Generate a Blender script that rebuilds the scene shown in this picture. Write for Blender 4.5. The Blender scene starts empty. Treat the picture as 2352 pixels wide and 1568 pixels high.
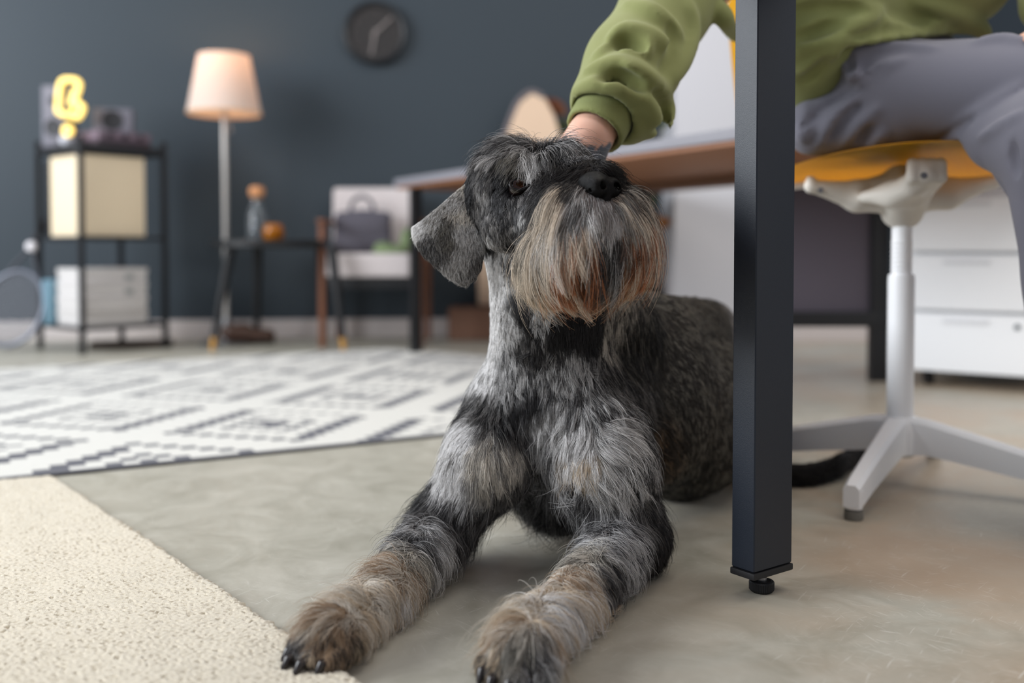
import bpy, bmesh, math, random
import numpy as np
from mathutils import Vector, Matrix, kdtree

# ------------------------------------------------------------------ camera, world, lights, exposure
SC = bpy.context.scene
COL = SC.collection
CAM_H = 0.44                      # camera height above the floor, metres
PITCH = math.radians(1.7)         # tilted slightly down
FPX = 35.0 / 36.0 * 2352          # focal length in pixels of the 2352 px wide frame
PPY = 638.0                       # row of the optical axis (the lens is shifted down)

cam_d = bpy.data.cameras.new('camera')
cam = bpy.data.objects.new('camera', cam_d)
COL.objects.link(cam)
cam.location = (0, 0, CAM_H)
cam.rotation_euler = (math.radians(90) - PITCH, 0, 0)
cam_d.lens = 35.0
cam_d.sensor_width = 36.0
cam_d.sensor_fit = 'HORIZONTAL'
cam_d.shift_y = (PPY - 784.0) / 2352.0
cam_d.clip_start = 0.05
cam_d.dof.use_dof = True
cam_d.dof.focus_distance = 1.24
cam_d.dof.aperture_fstop = 1.85
cam_d.dof.aperture_blades = 0
SC.camera = cam

SC.view_settings.view_transform = 'Standard'
SC.view_settings.look = 'None'
SC.view_settings.gamma = 1.0
SC.view_settings.exposure = 0.38
SC.cycles.use_denoising = True
SC.cycles.max_bounces = 7
SC.cycles.diffuse_bounces = 3
SC.cycles.glossy_bounces = 3
SC.cycles.transmission_bounces = 6
SC.cycles.transparent_max_bounces = 8
SC.cycles.caustics_reflective = False
SC.cycles.caustics_refractive = False

wd = bpy.data.worlds.new('room_ambience')
SC.world = wd
wd.use_nodes = True
wd.node_tree.nodes['Background'].inputs[0].default_value = (0.80, 0.87, 1.0, 1)
wd.node_tree.nodes['Background'].inputs[1].default_value = 0.35

def area(name, loc, target, sx, sy, power, col):
    l = bpy.data.lights.new(name, 'AREA')
    l.shape = 'RECTANGLE'; l.size = sx; l.size_y = sy; l.energy = power; l.color = col
    o = bpy.data.objects.new(name, l); COL.objects.link(o)
    o.location = loc
    o.rotation_euler = (Vector(target) - Vector(loc)).to_track_quat('-Z', 'Y').to_euler()
    return o
area('window_daylight', (-4.3, 0.9, 2.0), (0.4, 1.7, 0.3), 3.0, 2.1, 205, (0.92, 0.96, 1.0))
area('far_window_daylight', (-3.6, 3.4, 1.9), (0.5, 3.6, 0.4), 1.6, 1.6, 26, (0.92, 0.96, 1.0))
area('ceiling_lights', (0.9, 1.9, 2.75), (0.7, 2.1, 0.0), 2.6, 2.6, 52, (1.0, 0.94, 0.86))
area('side_fill', (3.2, -0.6, 1.9), (1.4, 2.4, 0.4), 1.6, 1.6, 15, (1.0, 0.93, 0.86))  # unseen fill light, added from the right to brighten the chair

# ------------------------------------------------------------------ placing helpers
CP, SP = math.cos(PITCH), math.sin(PITCH)
def W(px, py, Y):
    """the point of the room at depth Y that the photograph shows at (px, py)"""
    xc = (px - 1176.0) / FPX
    yc = (PPY - py) / FPX
    dy = CP + yc * SP
    dz = yc * CP - SP
    return np.array([xc * Y / dy, Y, CAM_H + dz * Y / dy])
def FL(px, py, z=0.0):
    """the point at height z that the photograph shows at (px, py)"""
    xc = (px - 1176.0) / FPX
    yc = (PPY - py) / FPX
    dy = CP + yc * SP
    dz = yc * CP - SP
    t = (z - CAM_H) / dz
    return np.array([xc * t, dy * t, z])

# ------------------------------------------------------------------ materials
def srgb(*c):
    return tuple(((v / 255.0) / 12.92 if v / 255.0 <= 0.04045 else ((v / 255.0 + 0.055) / 1.055) ** 2.4) for v in c)
MATS = {}
def mat(name, col=(0.5, 0.5, 0.5), rough=0.5, metal=0.0, spec=0.5, bump=0.0, bscale=200.0, var=0.0, vscale=8.0,
        emit=None, estr=0.0, trans=0.0, ior=1.45, coat=0.0, sheen=0.0, stretch=(1, 1, 1), attr=None, sss=0.0):
    if name in MATS: return MATS[name]
    m = bpy.data.materials.new(name); m.use_nodes = True
    nt = m.node_tree; b = nt.nodes['Principled BSDF']
    I = b.inputs
    I['Base Color'].default_value = (*col, 1); I['Roughness'].default_value = rough
    I['Metallic'].default_value = metal; I['Specular IOR Level'].default_value = spec
    I['IOR'].default_value = ior
    if trans: I['Transmission Weight'].default_value = trans
    if coat: I['Coat Weight'].default_value = coat; I['Coat Roughness'].default_value = 0.05
    if sheen: I['Sheen Weight'].default_value = sheen
    if sss:
        I['Subsurface Weight'].default_value = sss; I['Subsurface Radius'].default_value = (0.01, 0.004, 0.002)
        I['Subsurface Scale'].default_value = 0.6
    if emit:
        I['Emission Color'].default_value = (*emit, 1); I['Emission Strength'].default_value = estr
    if attr:
        a = nt.nodes.new('ShaderNodeAttribute'); a.attribute_name = attr
        nt.links.new(a.outputs['Color'], I['Base Color'])
    if var or bump:
        tc = nt.nodes.new('ShaderNodeTexCoord'); mp = nt.nodes.new('ShaderNodeMapping')
        mp.inputs['Scale'].default_value = stretch
        nt.links.new(tc.outputs['Object'], mp.inputs['Vector'])
    if var and not attr:
        n = nt.nodes.new('ShaderNodeTexNoise'); n.inputs['Scale'].default_value = vscale
        n.inputs['Detail'].default_value = 5
        nt.links.new(mp.outputs[0], n.inputs['Vector'])
        r = nt.nodes.new('ShaderNodeMix'); r.data_type = 'RGBA'
        r.inputs[6].default_value = (*[max(0, c * (1 - var)) for c in col], 1)
        r.inputs[7].default_value = (*[min(1, c * (1 + var)) for c in col], 1)
        nt.links.new(n.outputs['Fac'], r.inputs[0]); nt.links.new(r.outputs[2], I['Base Color'])
    if bump:
        n = nt.nodes.new('ShaderNodeTexNoise'); n.inputs['Scale'].default_value = bscale
        n.inputs['Detail'].default_value = 3
        nt.links.new(mp.outputs[0], n.inputs['Vector'])
        bp = nt.nodes.new('ShaderNodeBump'); bp.inputs['Strength'].default_value = bump
        bp.inputs['Distance'].default_value = 0.002
        nt.links.new(n.outputs['Fac'], bp.inputs['Height']); nt.links.new(bp.outputs[0], I['Normal'])
    MATS[name] = m
    return m

# ------------------------------------------------------------------ object helpers
def tag(o, label=None, cat=None, group=None, kind=None):
    if label: o['label'] = label
    if cat: o['category'] = cat
    if group: o['group'] = group
    if kind: o['kind'] = kind
    return o
def thing(name, label, cat, loc=(0, 0, 0), group=None):
    o = bpy.data.objects.new(name, None); COL.objects.link(o)
    o.empty_display_size = 0.05
    o.location = [float(v) for v in loc]
    return tag(o, label, cat, group)
def wloc(p):
    v = np.zeros(3)
    while p is not None:
        v = v + np.array(p.location); p = p.parent
    return v
def link(name, me, m, parent=None, loc=None, smooth=True):
    """me holds world coordinates; loc moves the origin"""
    o = bpy.data.objects.new(name, me); COL.objects.link(o)
    if m is not None:
        for mm in (m if isinstance(m, (list, tuple)) else [m]): me.materials.append(mm)
    off = wloc(parent) if parent is not None else (np.array(loc, float) if loc is not None else np.zeros(3))
    if np.abs(off).sum() > 0: me.transform(Matrix.Translation([-float(v) for v in off]))
    if parent is not None: o.parent = parent
    elif loc is not None: o.location = [float(v) for v in loc]
    if smooth:
        me.polygons.foreach_set('use_smooth', [True] * len(me.polygons))
    return o
def npmesh(name, V, F):
    V = np.asarray(V, np.float32); F = np.asarray(F, np.int32)
    me = bpy.data.meshes.new(name)
    k = F.shape[1]
    me.vertices.add(len(V)); me.vertices.foreach_set('co', V.ravel())
    me.loops.add(F.size); me.loops.foreach_set('vertex_index', F.ravel())
    me.polygons.add(len(F)); me.polygons.foreach_set('loop_start', np.arange(0, F.size, k, dtype=np.int32))
    me.update(calc_edges=True); me.validate()
    return me
def bmobj(name, bm, m, parent=None, loc=None, smooth=True, angle=35):
    me = bpy.data.meshes.new(name)
    bmesh.ops.recalc_face_normals(bm, faces=bm.faces[:])
    bm.to_mesh(me); bm.free()
    o = link(name, me, m, parent, loc, smooth)
    if smooth:
        try: me.set_sharp_from_angle(angle=math.radians(angle))
        except Exception: pass
    return o
def frame(fwd, up=(0, 0, 1)):
    f = Vector(fwd).normalized(); u = Vector(up)
    r = f.cross(u)
    if r.length < 1e-5: r = f.cross(Vector((0, 1, 0)))
    r.normalize(); u = r.cross(f)
    return r, u, f
def add_box(bm, c, s, rz=0.0, bev=0.0, seg=2, rot=None, mi=0):
    """box centred at c with sizes s, turned by rz about z (or by a matrix)"""
    R = rot if rot is not None else Matrix.Rotation(rz, 4, 'Z')
    M = Matrix.Translation([float(v) for v in c]) @ R.to_4x4() @ Matrix.Diagonal((s[0], s[1], s[2], 1))
    r = bmesh.ops.create_cube(bm, size=1.0, matrix=M)
    vs = r['verts']
    if bev > 0:
        es = list({e for v in vs for e in v.link_edges})
        bmesh.ops.bevel(bm, geom=es, offset=min(bev, min(s) * 0.49), segments=seg, profile=0.7, affect='EDGES')
def add_tube(bm, pts, rad, seg=12, cap=True, squash=1.0, up=(0, 0, 1)):
    pts = [Vector([float(v) for v in p]) for p in pts]
    n = len(pts)
    if not hasattr(rad, '__len__'): rad = [rad] * n
    rings = []
    ru = None
    for i, p in enumerate(pts):
        t = (pts[min(i + 1, n - 1)] - pts[max(i - 1, 0)])
        if t.length < 1e-9: t = Vector((0, 0, 1))
        t.normalize()
        if ru is None:
            r, u, _ = frame(t, up)
        else:
            r = (ru - t * ru.dot(t))
            if r.length < 1e-6: r, u, _ = frame(t, up)
            r.normalize(); u = r.cross(t)
        ru = r
        ring = [bm.verts.new(p + (r * math.cos(2 * math.pi * k / seg) + u * math.sin(2 * math.pi * k / seg) * squash) * rad[i]) for k in range(seg)]
        rings.append(ring)
    for a, b in zip(rings[:-1], rings[1:]):
        for k in range(seg):
            bm.faces.new((a[k], a[(k + 1) % seg], b[(k + 1) % seg], b[k]))
    if cap:
        bm.faces.new(rings[0][::-1]); bm.faces.new(rings[-1])
def add_lathe(bm, c, prof, seg=32, axis=(0, 0, 1)):
    """prof: list of (r, h) from bottom to top along the axis from c"""
    c = Vector([float(v) for v in c]); a = Vector(axis).normalized()
    r_, u_, _ = frame(a, (0, 1, 0) if abs(a.z) > 0.9 else (0, 0, 1))
    rings = []
    for (r, h) in prof:
        if r < 1e-6: rings.append([bm.verts.new(c + a * h)])
        else: rings.append([bm.verts.new(c + a * h + (r_ * math.cos(2 * math.pi * k / seg) + u_ * math.sin(2 * math.pi * k / seg)) * r) for k in range(seg)])
    for A, B in zip(rings[:-1], rings[1:]):
        for k in range(seg):
            k2 = (k + 1) % seg
            if len(A) == 1 and len(B) == 1: continue
            if len(A) == 1: bm.faces.new((A[0], B[k2], B[k]))
            elif len(B) == 1: bm.faces.new((A[k], A[k2], B[0]))
            else: bm.faces.new((A[k], A[k2], B[k2], B[k]))
def box(name, c, s, m, parent=None, rz=0.0, bev=0.002, rot=None, seg=2, loc=None):
    bm = bmesh.new(); add_box(bm, c, s, rz, bev, seg, rot)
    return bmobj(name, bm, m, parent, loc)
def tube(name, pts, rad, m, parent=None, seg=12, squash=1.0, loc=None, up=(0, 0, 1)):
    bm = bmesh.new(); add_tube(bm, pts, rad, seg, True, squash, up)
    return bmobj(name, bm, m, parent, loc)
def lathe(name, c, prof, m, parent=None, seg=32, axis=(0, 0, 1), loc=None, angle=35):
    bm = bmesh.new(); add_lathe(bm, c, prof, seg, axis)
    return bmobj(name, bm, m, parent, loc, angle=angle)
def spline(pts, n):
    """Catmull-Rom through pts, n samples"""
    P = np.array(pts, float)
    P = np.vstack([2 * P[0] - P[1], P, 2 * P[-1] - P[-2]])
    out = []
    T = np.linspace(0, len(P) - 3 - 1e-6, n)
    for t in T:
        i = int(t); f = t - i
        a, b, c, d = P[i], P[i + 1], P[i + 2], P[i + 3]
        out.append(0.5 * ((2 * b) + (-a + c) * f + (2 * a - 5 * b + 4 * c - d) * f * f + (-a + 3 * b - 3 * c + d) * f ** 3))
    return np.array(out)

# ------------------------------------------------------------------ smooth solid modelling on a grid
class Vol:
    def __init__(s, lo, hi, h):
        s.lo = np.array(lo, float); s.h = h
        s.n = np.ceil((np.array(hi, float) - s.lo) / h).astype(int) + 1
        s.d = np.full(s.n, 0.1, np.float32)
        s.ax = [s.lo[i] + h * np.arange(s.n[i]) for i in range(3)]
    def win(s, lo, hi, pad):
        a = np.clip(np.floor((lo - pad - s.lo) / s.h).astype(int), 0, s.n)
        b = np.clip(np.ceil((hi + pad - s.lo) / s.h).astype(int) + 1, 0, s.n)
        sl = tuple(slice(a[i], b[i]) for i in range(3))
        X = s.ax[0][sl[0]][:, None, None]; Y = s.ax[1][sl[1]][None, :, None]; Z = s.ax[2][sl[2]][None, None, :]
        return sl, X, Y, Z
    def mix(s, sl, q, k, op):
        d = s.d[sl]
        if d.size == 0: return
        q = q.astype(np.float32)
        if op == 'add':
            h = np.maximum(k - np.abs(d - q), 0) / k
            s.d[sl] = np.minimum(d, q) - h * h * h * k / 6.0
        elif op == 'cut':
            h = np.maximum(k - np.abs(-q - d), 0) / k
            s.d[sl] = np.maximum(d, -q) + h * h * h * k / 6.0
    def cap(s, a, b, ra, rb=None, k=0.02, op='add', pad=0.06):
        a = np.array(a, float); b = np.array(b, float); rb = ra if rb is None else rb
        r = max(ra, rb)
        sl, X, Y, Z = s.win(np.minimum(a, b) - r, np.maximum(a, b) + r, pad)
        ba = b - a; L = max((ba * ba).sum(), 1e-12)
        t = np.clip(((X - a[0]) * ba[0] + (Y - a[1]) * ba[1] + (Z - a[2]) * ba[2]) / L, 0, 1)
        q = np.sqrt((X - a[0] - t * ba[0]) ** 2 + (Y - a[1] - t * ba[1]) ** 2 + (Z - a[2] - t * ba[2]) ** 2) - (ra + (rb - ra) * t)
        s.mix(sl, q, k, op)
    def ell(s, c, r, R=None, k=0.02, op='add', pad=0.06):
        """ellipsoid, R rows are its axes in world space"""
        c = np.array(c, float); r = np.array(r if hasattr(r, '__len__') else [r] * 3, float)
        R = np.eye(3) if R is None else np.array(R, float)
        m = r.max()
        sl, X, Y, Z = s.win(c - m, c + m, pad)
        P = (X - c[0], Y - c[1], Z - c[2])
        q = [R[i, 0] * P[0] + R[i, 1] * P[1] + R[i, 2] * P[2] for i in range(3)]
        k0 = np.sqrt(sum((q[i] / r[i]) ** 2 for i in range(3))) + 1e-9
        k1 = np.sqrt(sum((q[i] / r[i] ** 2) ** 2 for i in range(3))) + 1e-9
        s.mix(sl, k0 * (k0 - 1.0) / k1, k, op)
    def path(s, pts, rad, k=0.012, op='add', pad=0.03):
        for i in range(len(pts) - 1):
            s.cap(pts[i], pts[i + 1], rad[i], rad[i + 1], k, op, pad)
    def floor(s, z=0.0, k=0.01):
        Z = s.ax[2][None, None, :] + 0 * s.d
        q = (z - Z).astype(np.float32)
        h = np.maximum(k - np.abs(q - s.d), 0) / k
        s.d = np.maximum(s.d, q) + h * h * h * k / 6.0
    def sample(s, P):
        g = (P - s.lo) / s.h
        i = np.clip(np.floor(g).astype(int), 0, s.n - 2); f = np.clip(g - i, 0, 1)
        out = 0
        for dx in (0, 1):
            for dy in (0, 1):
                for dz in (0, 1):
                    w = (f[:, 0] if dx else 1 - f[:, 0]) * (f[:, 1] if dy else 1 - f[:, 1]) * (f[:, 2] if dz else 1 - f[:, 2])
                    out = out + w * s.d[i[:, 0] + dx, i[:, 1] + dy, i[:, 2] + dz]
        return out
    def grad(s, P):
        e = s.h
        G = np.stack([s.sample(P + np.eye(3)[i] * e) - s.sample(P - np.eye(3)[i] * e) for i in range(3)], 1)
        return G / (np.linalg.norm(G, axis=1, keepdims=True) + 1e-9)
    def surface(s, smooth=1):
        d = s.d; n = s.n
        S = d < 0
        c = np.zeros(n - 1, np.int8)
        for dx in (0, 1):
            for dy in (0, 1):
                for dz in (0, 1):
                    c += S[dx:n[0] - 1 + dx, dy:n[1] - 1 + dy, dz:n[2] - 1 + dz]
        M = (c > 0) & (c < 8)
        idx = np.full(n - 1, -1, np.int64)
        cells = np.argwhere(M); idx[M] = np.arange(len(cells))
        acc = np.zeros((len(cells), 3)); cnt = np.zeros(len(cells))
        ci, cj, ck = cells.T
        for ax in range(3):
            o = [i for i in range(3) if i != ax]
            for u in (0, 1):
                for v in (0, 1):
                    off = [0, 0, 0]; off[o[0]] = u; off[o[1]] = v
                    A = d[ci + off[0], cj + off[1], ck + off[2]]
                    o2 = list(off); o2[ax] = 1
                    B = d[ci + o2[0], cj + o2[1], ck + o2[2]]
                    m = (A < 0) != (B < 0)
                    t = np.where(m, A / np.where(m, A - B, 1), 0)
                    p = np.tile(np.array(off, float), (len(cells), 1)); p[:, ax] = t
                    acc[m] += p[m]; cnt[m] += 1
        V = s.lo + s.h * (cells + acc / np.maximum(cnt, 1)[:, None])
        F = []
        for ax in range(3):
            o = [i for i in range(3) if i != ax]
            a = [slice(1, n[i] - 1) for i in range(3)]; b = list(a)
            a[ax] = slice(0, n[ax] - 1); b[ax] = slice(1, n[ax])
            A = S[tuple(a)]; B = S[tuple(b)]
            E = np.argwhere(A != B); flip = A[tuple(E.T)]
            base = E.copy(); base[:, o[0]] += 1; base[:, o[1]] += 1
            def cell(du, dv):
                q = base.copy(); q[:, o[0]] += du; q[:, o[1]] += dv
                return idx[q[:, 0], q[:, 1], q[:, 2]]
            Q = np.stack([cell(-1, -1), cell(0, -1), cell(0, 0), cell(-1, 0)], 1)
            if ax == 1: flip = ~flip
            Q[~flip] = Q[~flip][:, ::-1]
            F.append(Q)
        F = np.concatenate(F); F = F[(F >= 0).all(1)]
        for _ in range(smooth):
            a = np.zeros_like(V); c2 = np.zeros(len(V))
            for i in range(4):
                np.add.at(a, F[:, i], V[F[:, (i + 1) % 4]]); np.add.at(c2, F[:, i], 1)
                np.add.at(a, F[:, (i + 1) % 4], V[F[:, i]]); np.add.at(c2, F[:, (i + 1) % 4], 1)
            V = V * 0.5 + 0.5 * a / np.maximum(c2, 1)[:, None]
        return V, F
def vol_obj(name, vol, m, parent=None, loc=None, smooth=1):
    V, F = vol.surface(smooth)
    return link(name, npmesh(name, V, F), m, parent, loc)
# ------------------------------------------------------------------ the setting
def floor_mat():
    m = bpy.data.materials.new('polished_concrete'); m.use_nodes = True
    nt = m.node_tree; N = nt.nodes; L = nt.links; b = N['Principled BSDF']
    tc = N.new('ShaderNodeTexCoord')
    def noise(scale, detail, vec=None, dist=0.0, rough=0.55):
        n = N.new('ShaderNodeTexNoise'); n.inputs['Scale'].default_value = scale
        n.inputs['Detail'].default_value = detail; n.inputs['Distortion'].default_value = dist
        n.inputs['Roughness'].default_value = rough
        L.new(vec if vec is not None else tc.outputs['Object'], n.inputs['Vector']); return n
    def ramp(src, a, b_, ca, cb):
        r = N.new('ShaderNodeValToRGB'); r.color_ramp.elements[0].position = a; r.color_ramp.elements[1].position = b_
        r.color_ramp.elements[0].color = (*ca, 1); r.color_ramp.elements[1].color = (*cb, 1)
        L.new(src, r.inputs[0]); return r
    def mixc(f, a, b_, mode='MIX'):
        x = N.new('ShaderNodeMix'); x.data_type = 'RGBA'; x.blend_type = mode
        if hasattr(f, 'is_linked') or hasattr(f, 'links'): L.new(f, x.inputs[0])
        else: x.inputs[0].default_value = f
        L.new(a, x.inputs[6]); L.new(b_, x.inputs[7]); return x
    n1 = noise(1.6, 8, dist=0.6); n2 = noise(9, 10, dist=1.2, rough=0.7)
    c1 = ramp(n1.outputs['Fac'], 0.35, 0.68, srgb(163, 160, 146), srgb(192, 187, 174))
    c2 = ramp(n2.outputs['Fac'], 0.3, 0.75, srgb(134, 130, 115), srgb(206, 203, 192))
    base = mixc(0.45, c1.outputs[0], c2.outputs[0])
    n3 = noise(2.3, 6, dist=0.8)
    warm_refl = ramp(n3.outputs['Fac'], 0.40, 0.66, (0, 0, 0), (0.75, 0.75, 0.75))  # orange-brown reflections painted into the concrete colour, patchy, stronger to the right
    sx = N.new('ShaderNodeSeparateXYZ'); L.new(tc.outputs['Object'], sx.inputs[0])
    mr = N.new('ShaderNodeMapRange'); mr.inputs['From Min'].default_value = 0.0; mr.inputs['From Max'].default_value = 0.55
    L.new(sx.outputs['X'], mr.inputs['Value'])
    wmul = N.new('ShaderNodeMath'); wmul.operation = 'MULTIPLY'; L.new(warm_refl.outputs[0], wmul.inputs[0]); L.new(mr.outputs[0], wmul.inputs[1])
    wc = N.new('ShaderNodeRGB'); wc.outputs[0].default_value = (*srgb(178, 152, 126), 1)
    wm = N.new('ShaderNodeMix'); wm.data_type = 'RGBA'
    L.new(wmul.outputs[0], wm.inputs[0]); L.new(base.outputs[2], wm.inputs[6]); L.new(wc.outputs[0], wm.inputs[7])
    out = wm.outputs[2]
    # fine criss-cross scratches
    scr = None
    for ang, sc in ((0.35, 60), (1.2, 75), (2.2, 50), (2.75, 90), (0.8, 66)):
        mp = N.new('ShaderNodeMapping'); mp.inputs['Rotation'].default_value = (0, 0, ang)
        mq = N.new('ShaderNodeMapping'); mq.inputs['Scale'].default_value = (0.07, 1.0, 1.0)
        wob = noise(2.0, 2)
        add = N.new('ShaderNodeVectorMath'); add.operation = 'MULTIPLY_ADD'
        L.new(wob.outputs['Color'], add.inputs[0]); add.inputs[1].default_value = (0.16, 0.16, 0); L.new(tc.outputs['Object'], add.inputs[2])
        L.new(add.outputs[0], mp.inputs['Vector'])
        L.new(mp.outputs[0], mq.inputs['Vector']); n = noise(sc * 4.2, 2, mq.outputs[0], rough=0.5)
        r = ramp(n.outputs['Fac'], 0.66, 0.72, (0, 0, 0), (1, 1, 1))
        if scr is None: scr = r.outputs[0]
        else:
            x = N.new('ShaderNodeMath'); x.operation = 'MAXIMUM'; L.new(scr, x.inputs[0]); L.new(r.outputs[0], x.inputs[1]); scr = x.outputs[0]
    msk = ramp(noise(3.1, 3).outputs['Fac'], 0.42, 0.62, (0.05, 0.05, 0.05), (0.75, 0.75, 0.75))
    mul = N.new('ShaderNodeMath'); mul.operation = 'MULTIPLY'; L.new(scr, mul.inputs[0]); L.new(msk.outputs[0], mul.inputs[1])
    light = N.new('ShaderNodeRGB'); light.outputs[0].default_value = (*srgb(226, 225, 218), 1)
    mx = N.new('ShaderNodeMix'); mx.data_type = 'RGBA'
    m2 = N.new('ShaderNodeMath'); m2.operation = 'MULTIPLY'; m2.inputs[1].default_value = 0.65; L.new(mul.outputs[0], m2.inputs[0])
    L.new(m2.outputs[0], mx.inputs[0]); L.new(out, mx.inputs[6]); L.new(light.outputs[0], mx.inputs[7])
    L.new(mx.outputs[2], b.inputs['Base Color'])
    rr = ramp(n2.outputs['Fac'], 0.2, 0.8, (0.30,) * 3, (0.46,) * 3)
    L.new(rr.outputs[0], b.inputs['Roughness'])
    bp = N.new('ShaderNodeBump'); bp.inputs['Strength'].default_value = 0.12; bp.inputs['Distance'].default_value = 0.002
    L.new(n2.outputs['Fac'], bp.inputs['Height']); L.new(bp.outputs[0], b.inputs['Normal'])
    return m
M_wall = mat('dark_blue_wall_paint', srgb(49, 59, 67), 0.6, var=0.05, vscale=1.2, bump=0.08, bscale=300)
M_white_wall = mat('white_wall_paint', srgb(205, 204, 208), 0.6, bump=0.05, bscale=250)
M_base = mat('pale_baseboard_paint', srgb(205, 196, 193), 0.45)

def struct(o): o['kind'] = 'structure'; return o
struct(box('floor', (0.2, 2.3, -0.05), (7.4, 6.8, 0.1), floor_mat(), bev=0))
WY0, WY1 = 4.86, 5.16             # the back wall comes slightly closer towards the left
def wall_y(x): return WY0 + (WY1 - WY0) * (x + 1.6) / 1.5 * 0.55
wa = math.atan2(wall_y(1) - wall_y(0), 1.0)
struct(box('wall_back', (0.2, wall_y(0.2) + 0.05, 1.35), (7.6, 0.1, 2.7), M_wall, rz=wa, bev=0))
struct(box('baseboard_back', (0.2, wall_y(0.2) - 0.009, 0.045), (7.4, 0.018, 0.09), M_base, rz=wa, bev=0.003))
# white wall panel that stands out of the back wall on the right
CYW = 4.70
wx0 = W(1549, 600, CYW)[0]
struct(box('wall_right', (wx0 + 0.49, CYW + 0.26, 1.35), (0.98, 0.52, 2.7), M_white_wall, bev=0.004))
struct(box('baseboard_right', (wx0 + 0.49, CYW - 0.009, 0.045), (0.98, 0.018, 0.09), M_base, bev=0.003))

# ------------------------------------------------------------------ patterned flatweave rug
def pattern_rug():
    A = FL(0, 1107)[:2]; B = FL(1050, 1000)[:2]
    u = (B - A) / np.linalg.norm(B - A); v = np.array([-u[1], u[0]])
    o = A - u * 0.9
    corner = FL(890, 803)[:2]
    right = FL(1110, 821)[:2]
    w = np.dot(corner - o, v)
    q = 0.0165
    Pp, Qp = 0.683, 0.683
    nu, nv = int(2.9 / q), int(w / q)
    V = []; F = []; mi = []
    rd = (right - corner) / np.linalg.norm(right - corner); rn = np.array([rd[1], -rd[0]])
    if np.dot(rn, o - corner) > 0: rn = -rn
    idx = {}
    def vert(i, j, lay):
        k = (i, j, lay)
        if k not in idx:
            p = o + u * i * q + v * j * q
            s = np.dot(p - corner, rn)
            if s > 0: p = p - rn * s
            idx[k] = len(V); V.append((p[0], p[1], 0.0062 if lay else 0.0004))
        return idx[k]
    def inside(i, j):
        p = o + u * (i + .5) * q + v * (j + .5) * q
        return np.dot(p - corner, rn) < q * 0.5
    cc_ = FL(627, 979)[:2] - o
    cu, cv = 0.5 * Pp - np.dot(cc_, u), -np.dot(cc_, v)
    for i in range(nu):
        for j in range(nv):
            if not inside(i, j): continue
            F.append((vert(i, j, 1), vert(i + 1, j, 1), vert(i + 1, j + 1, 1), vert(i, j + 1, 1)))
            U = ((i // 2) * 2 + 1) * q + cu; Vv = (j + .5) * q + cv
            a = (U / Pp + Vv / Qp) % 1.0; b = (U / Pp - Vv / Qp) % 1.0
            da, db = min(a, 1 - a), min(b, 1 - b)
            m = min(da, db)
            if db <= da: dark = (0.12 < m < 0.215) or (0.325 < m < 0.36) or (0.42 < m < 0.48)
            else: dark = (0.12 < m < 0.16) or (0.325 < m < 0.35) or (0.42 < m < 0.48)
            if j < 1: dark = True
            mi.append(1 if dark else 0)
            for (di, dj, e) in ((-1, 0, ((0, 0), (0, 1))), (1, 0, ((1, 1), (1, 0))), (0, -1, ((1, 0), (0, 0))), (0, 1, ((0, 1), (1, 1)))):
                ii, jj = i + di, j + dj
                if not (0 <= ii < nu and 0 <= jj < nv) or not inside(ii, jj):
                    (x1, y1), (x2, y2) = e
                    F.append((vert(i + x1, j + y1, 0), vert(i + x2, j + y2, 0), vert(i + x2, j + y2, 1), vert(i + x1, j + y1, 1))); mi.append(1)
    me = npmesh('patterned_rug', V, F)
    me.polygons.foreach_set('material_index', mi)
    mw = mat('rug_cream_yarn', srgb(208, 206, 199), 0.9, var=0.06, vscale=60, bump=0.5, bscale=350, sheen=0.2)
    md = mat('rug_charcoal_yarn', srgb(62, 62, 73), 0.9, var=0.15, vscale=60, bump=0.5, bscale=350, sheen=0.2)
    ob = link('patterned_rug', me, [mw, md], smooth=False)
    tag(ob, 'flat woven rug with white and charcoal stepped diamond pattern on the concrete floor', 'rug')
pattern_rug()

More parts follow.
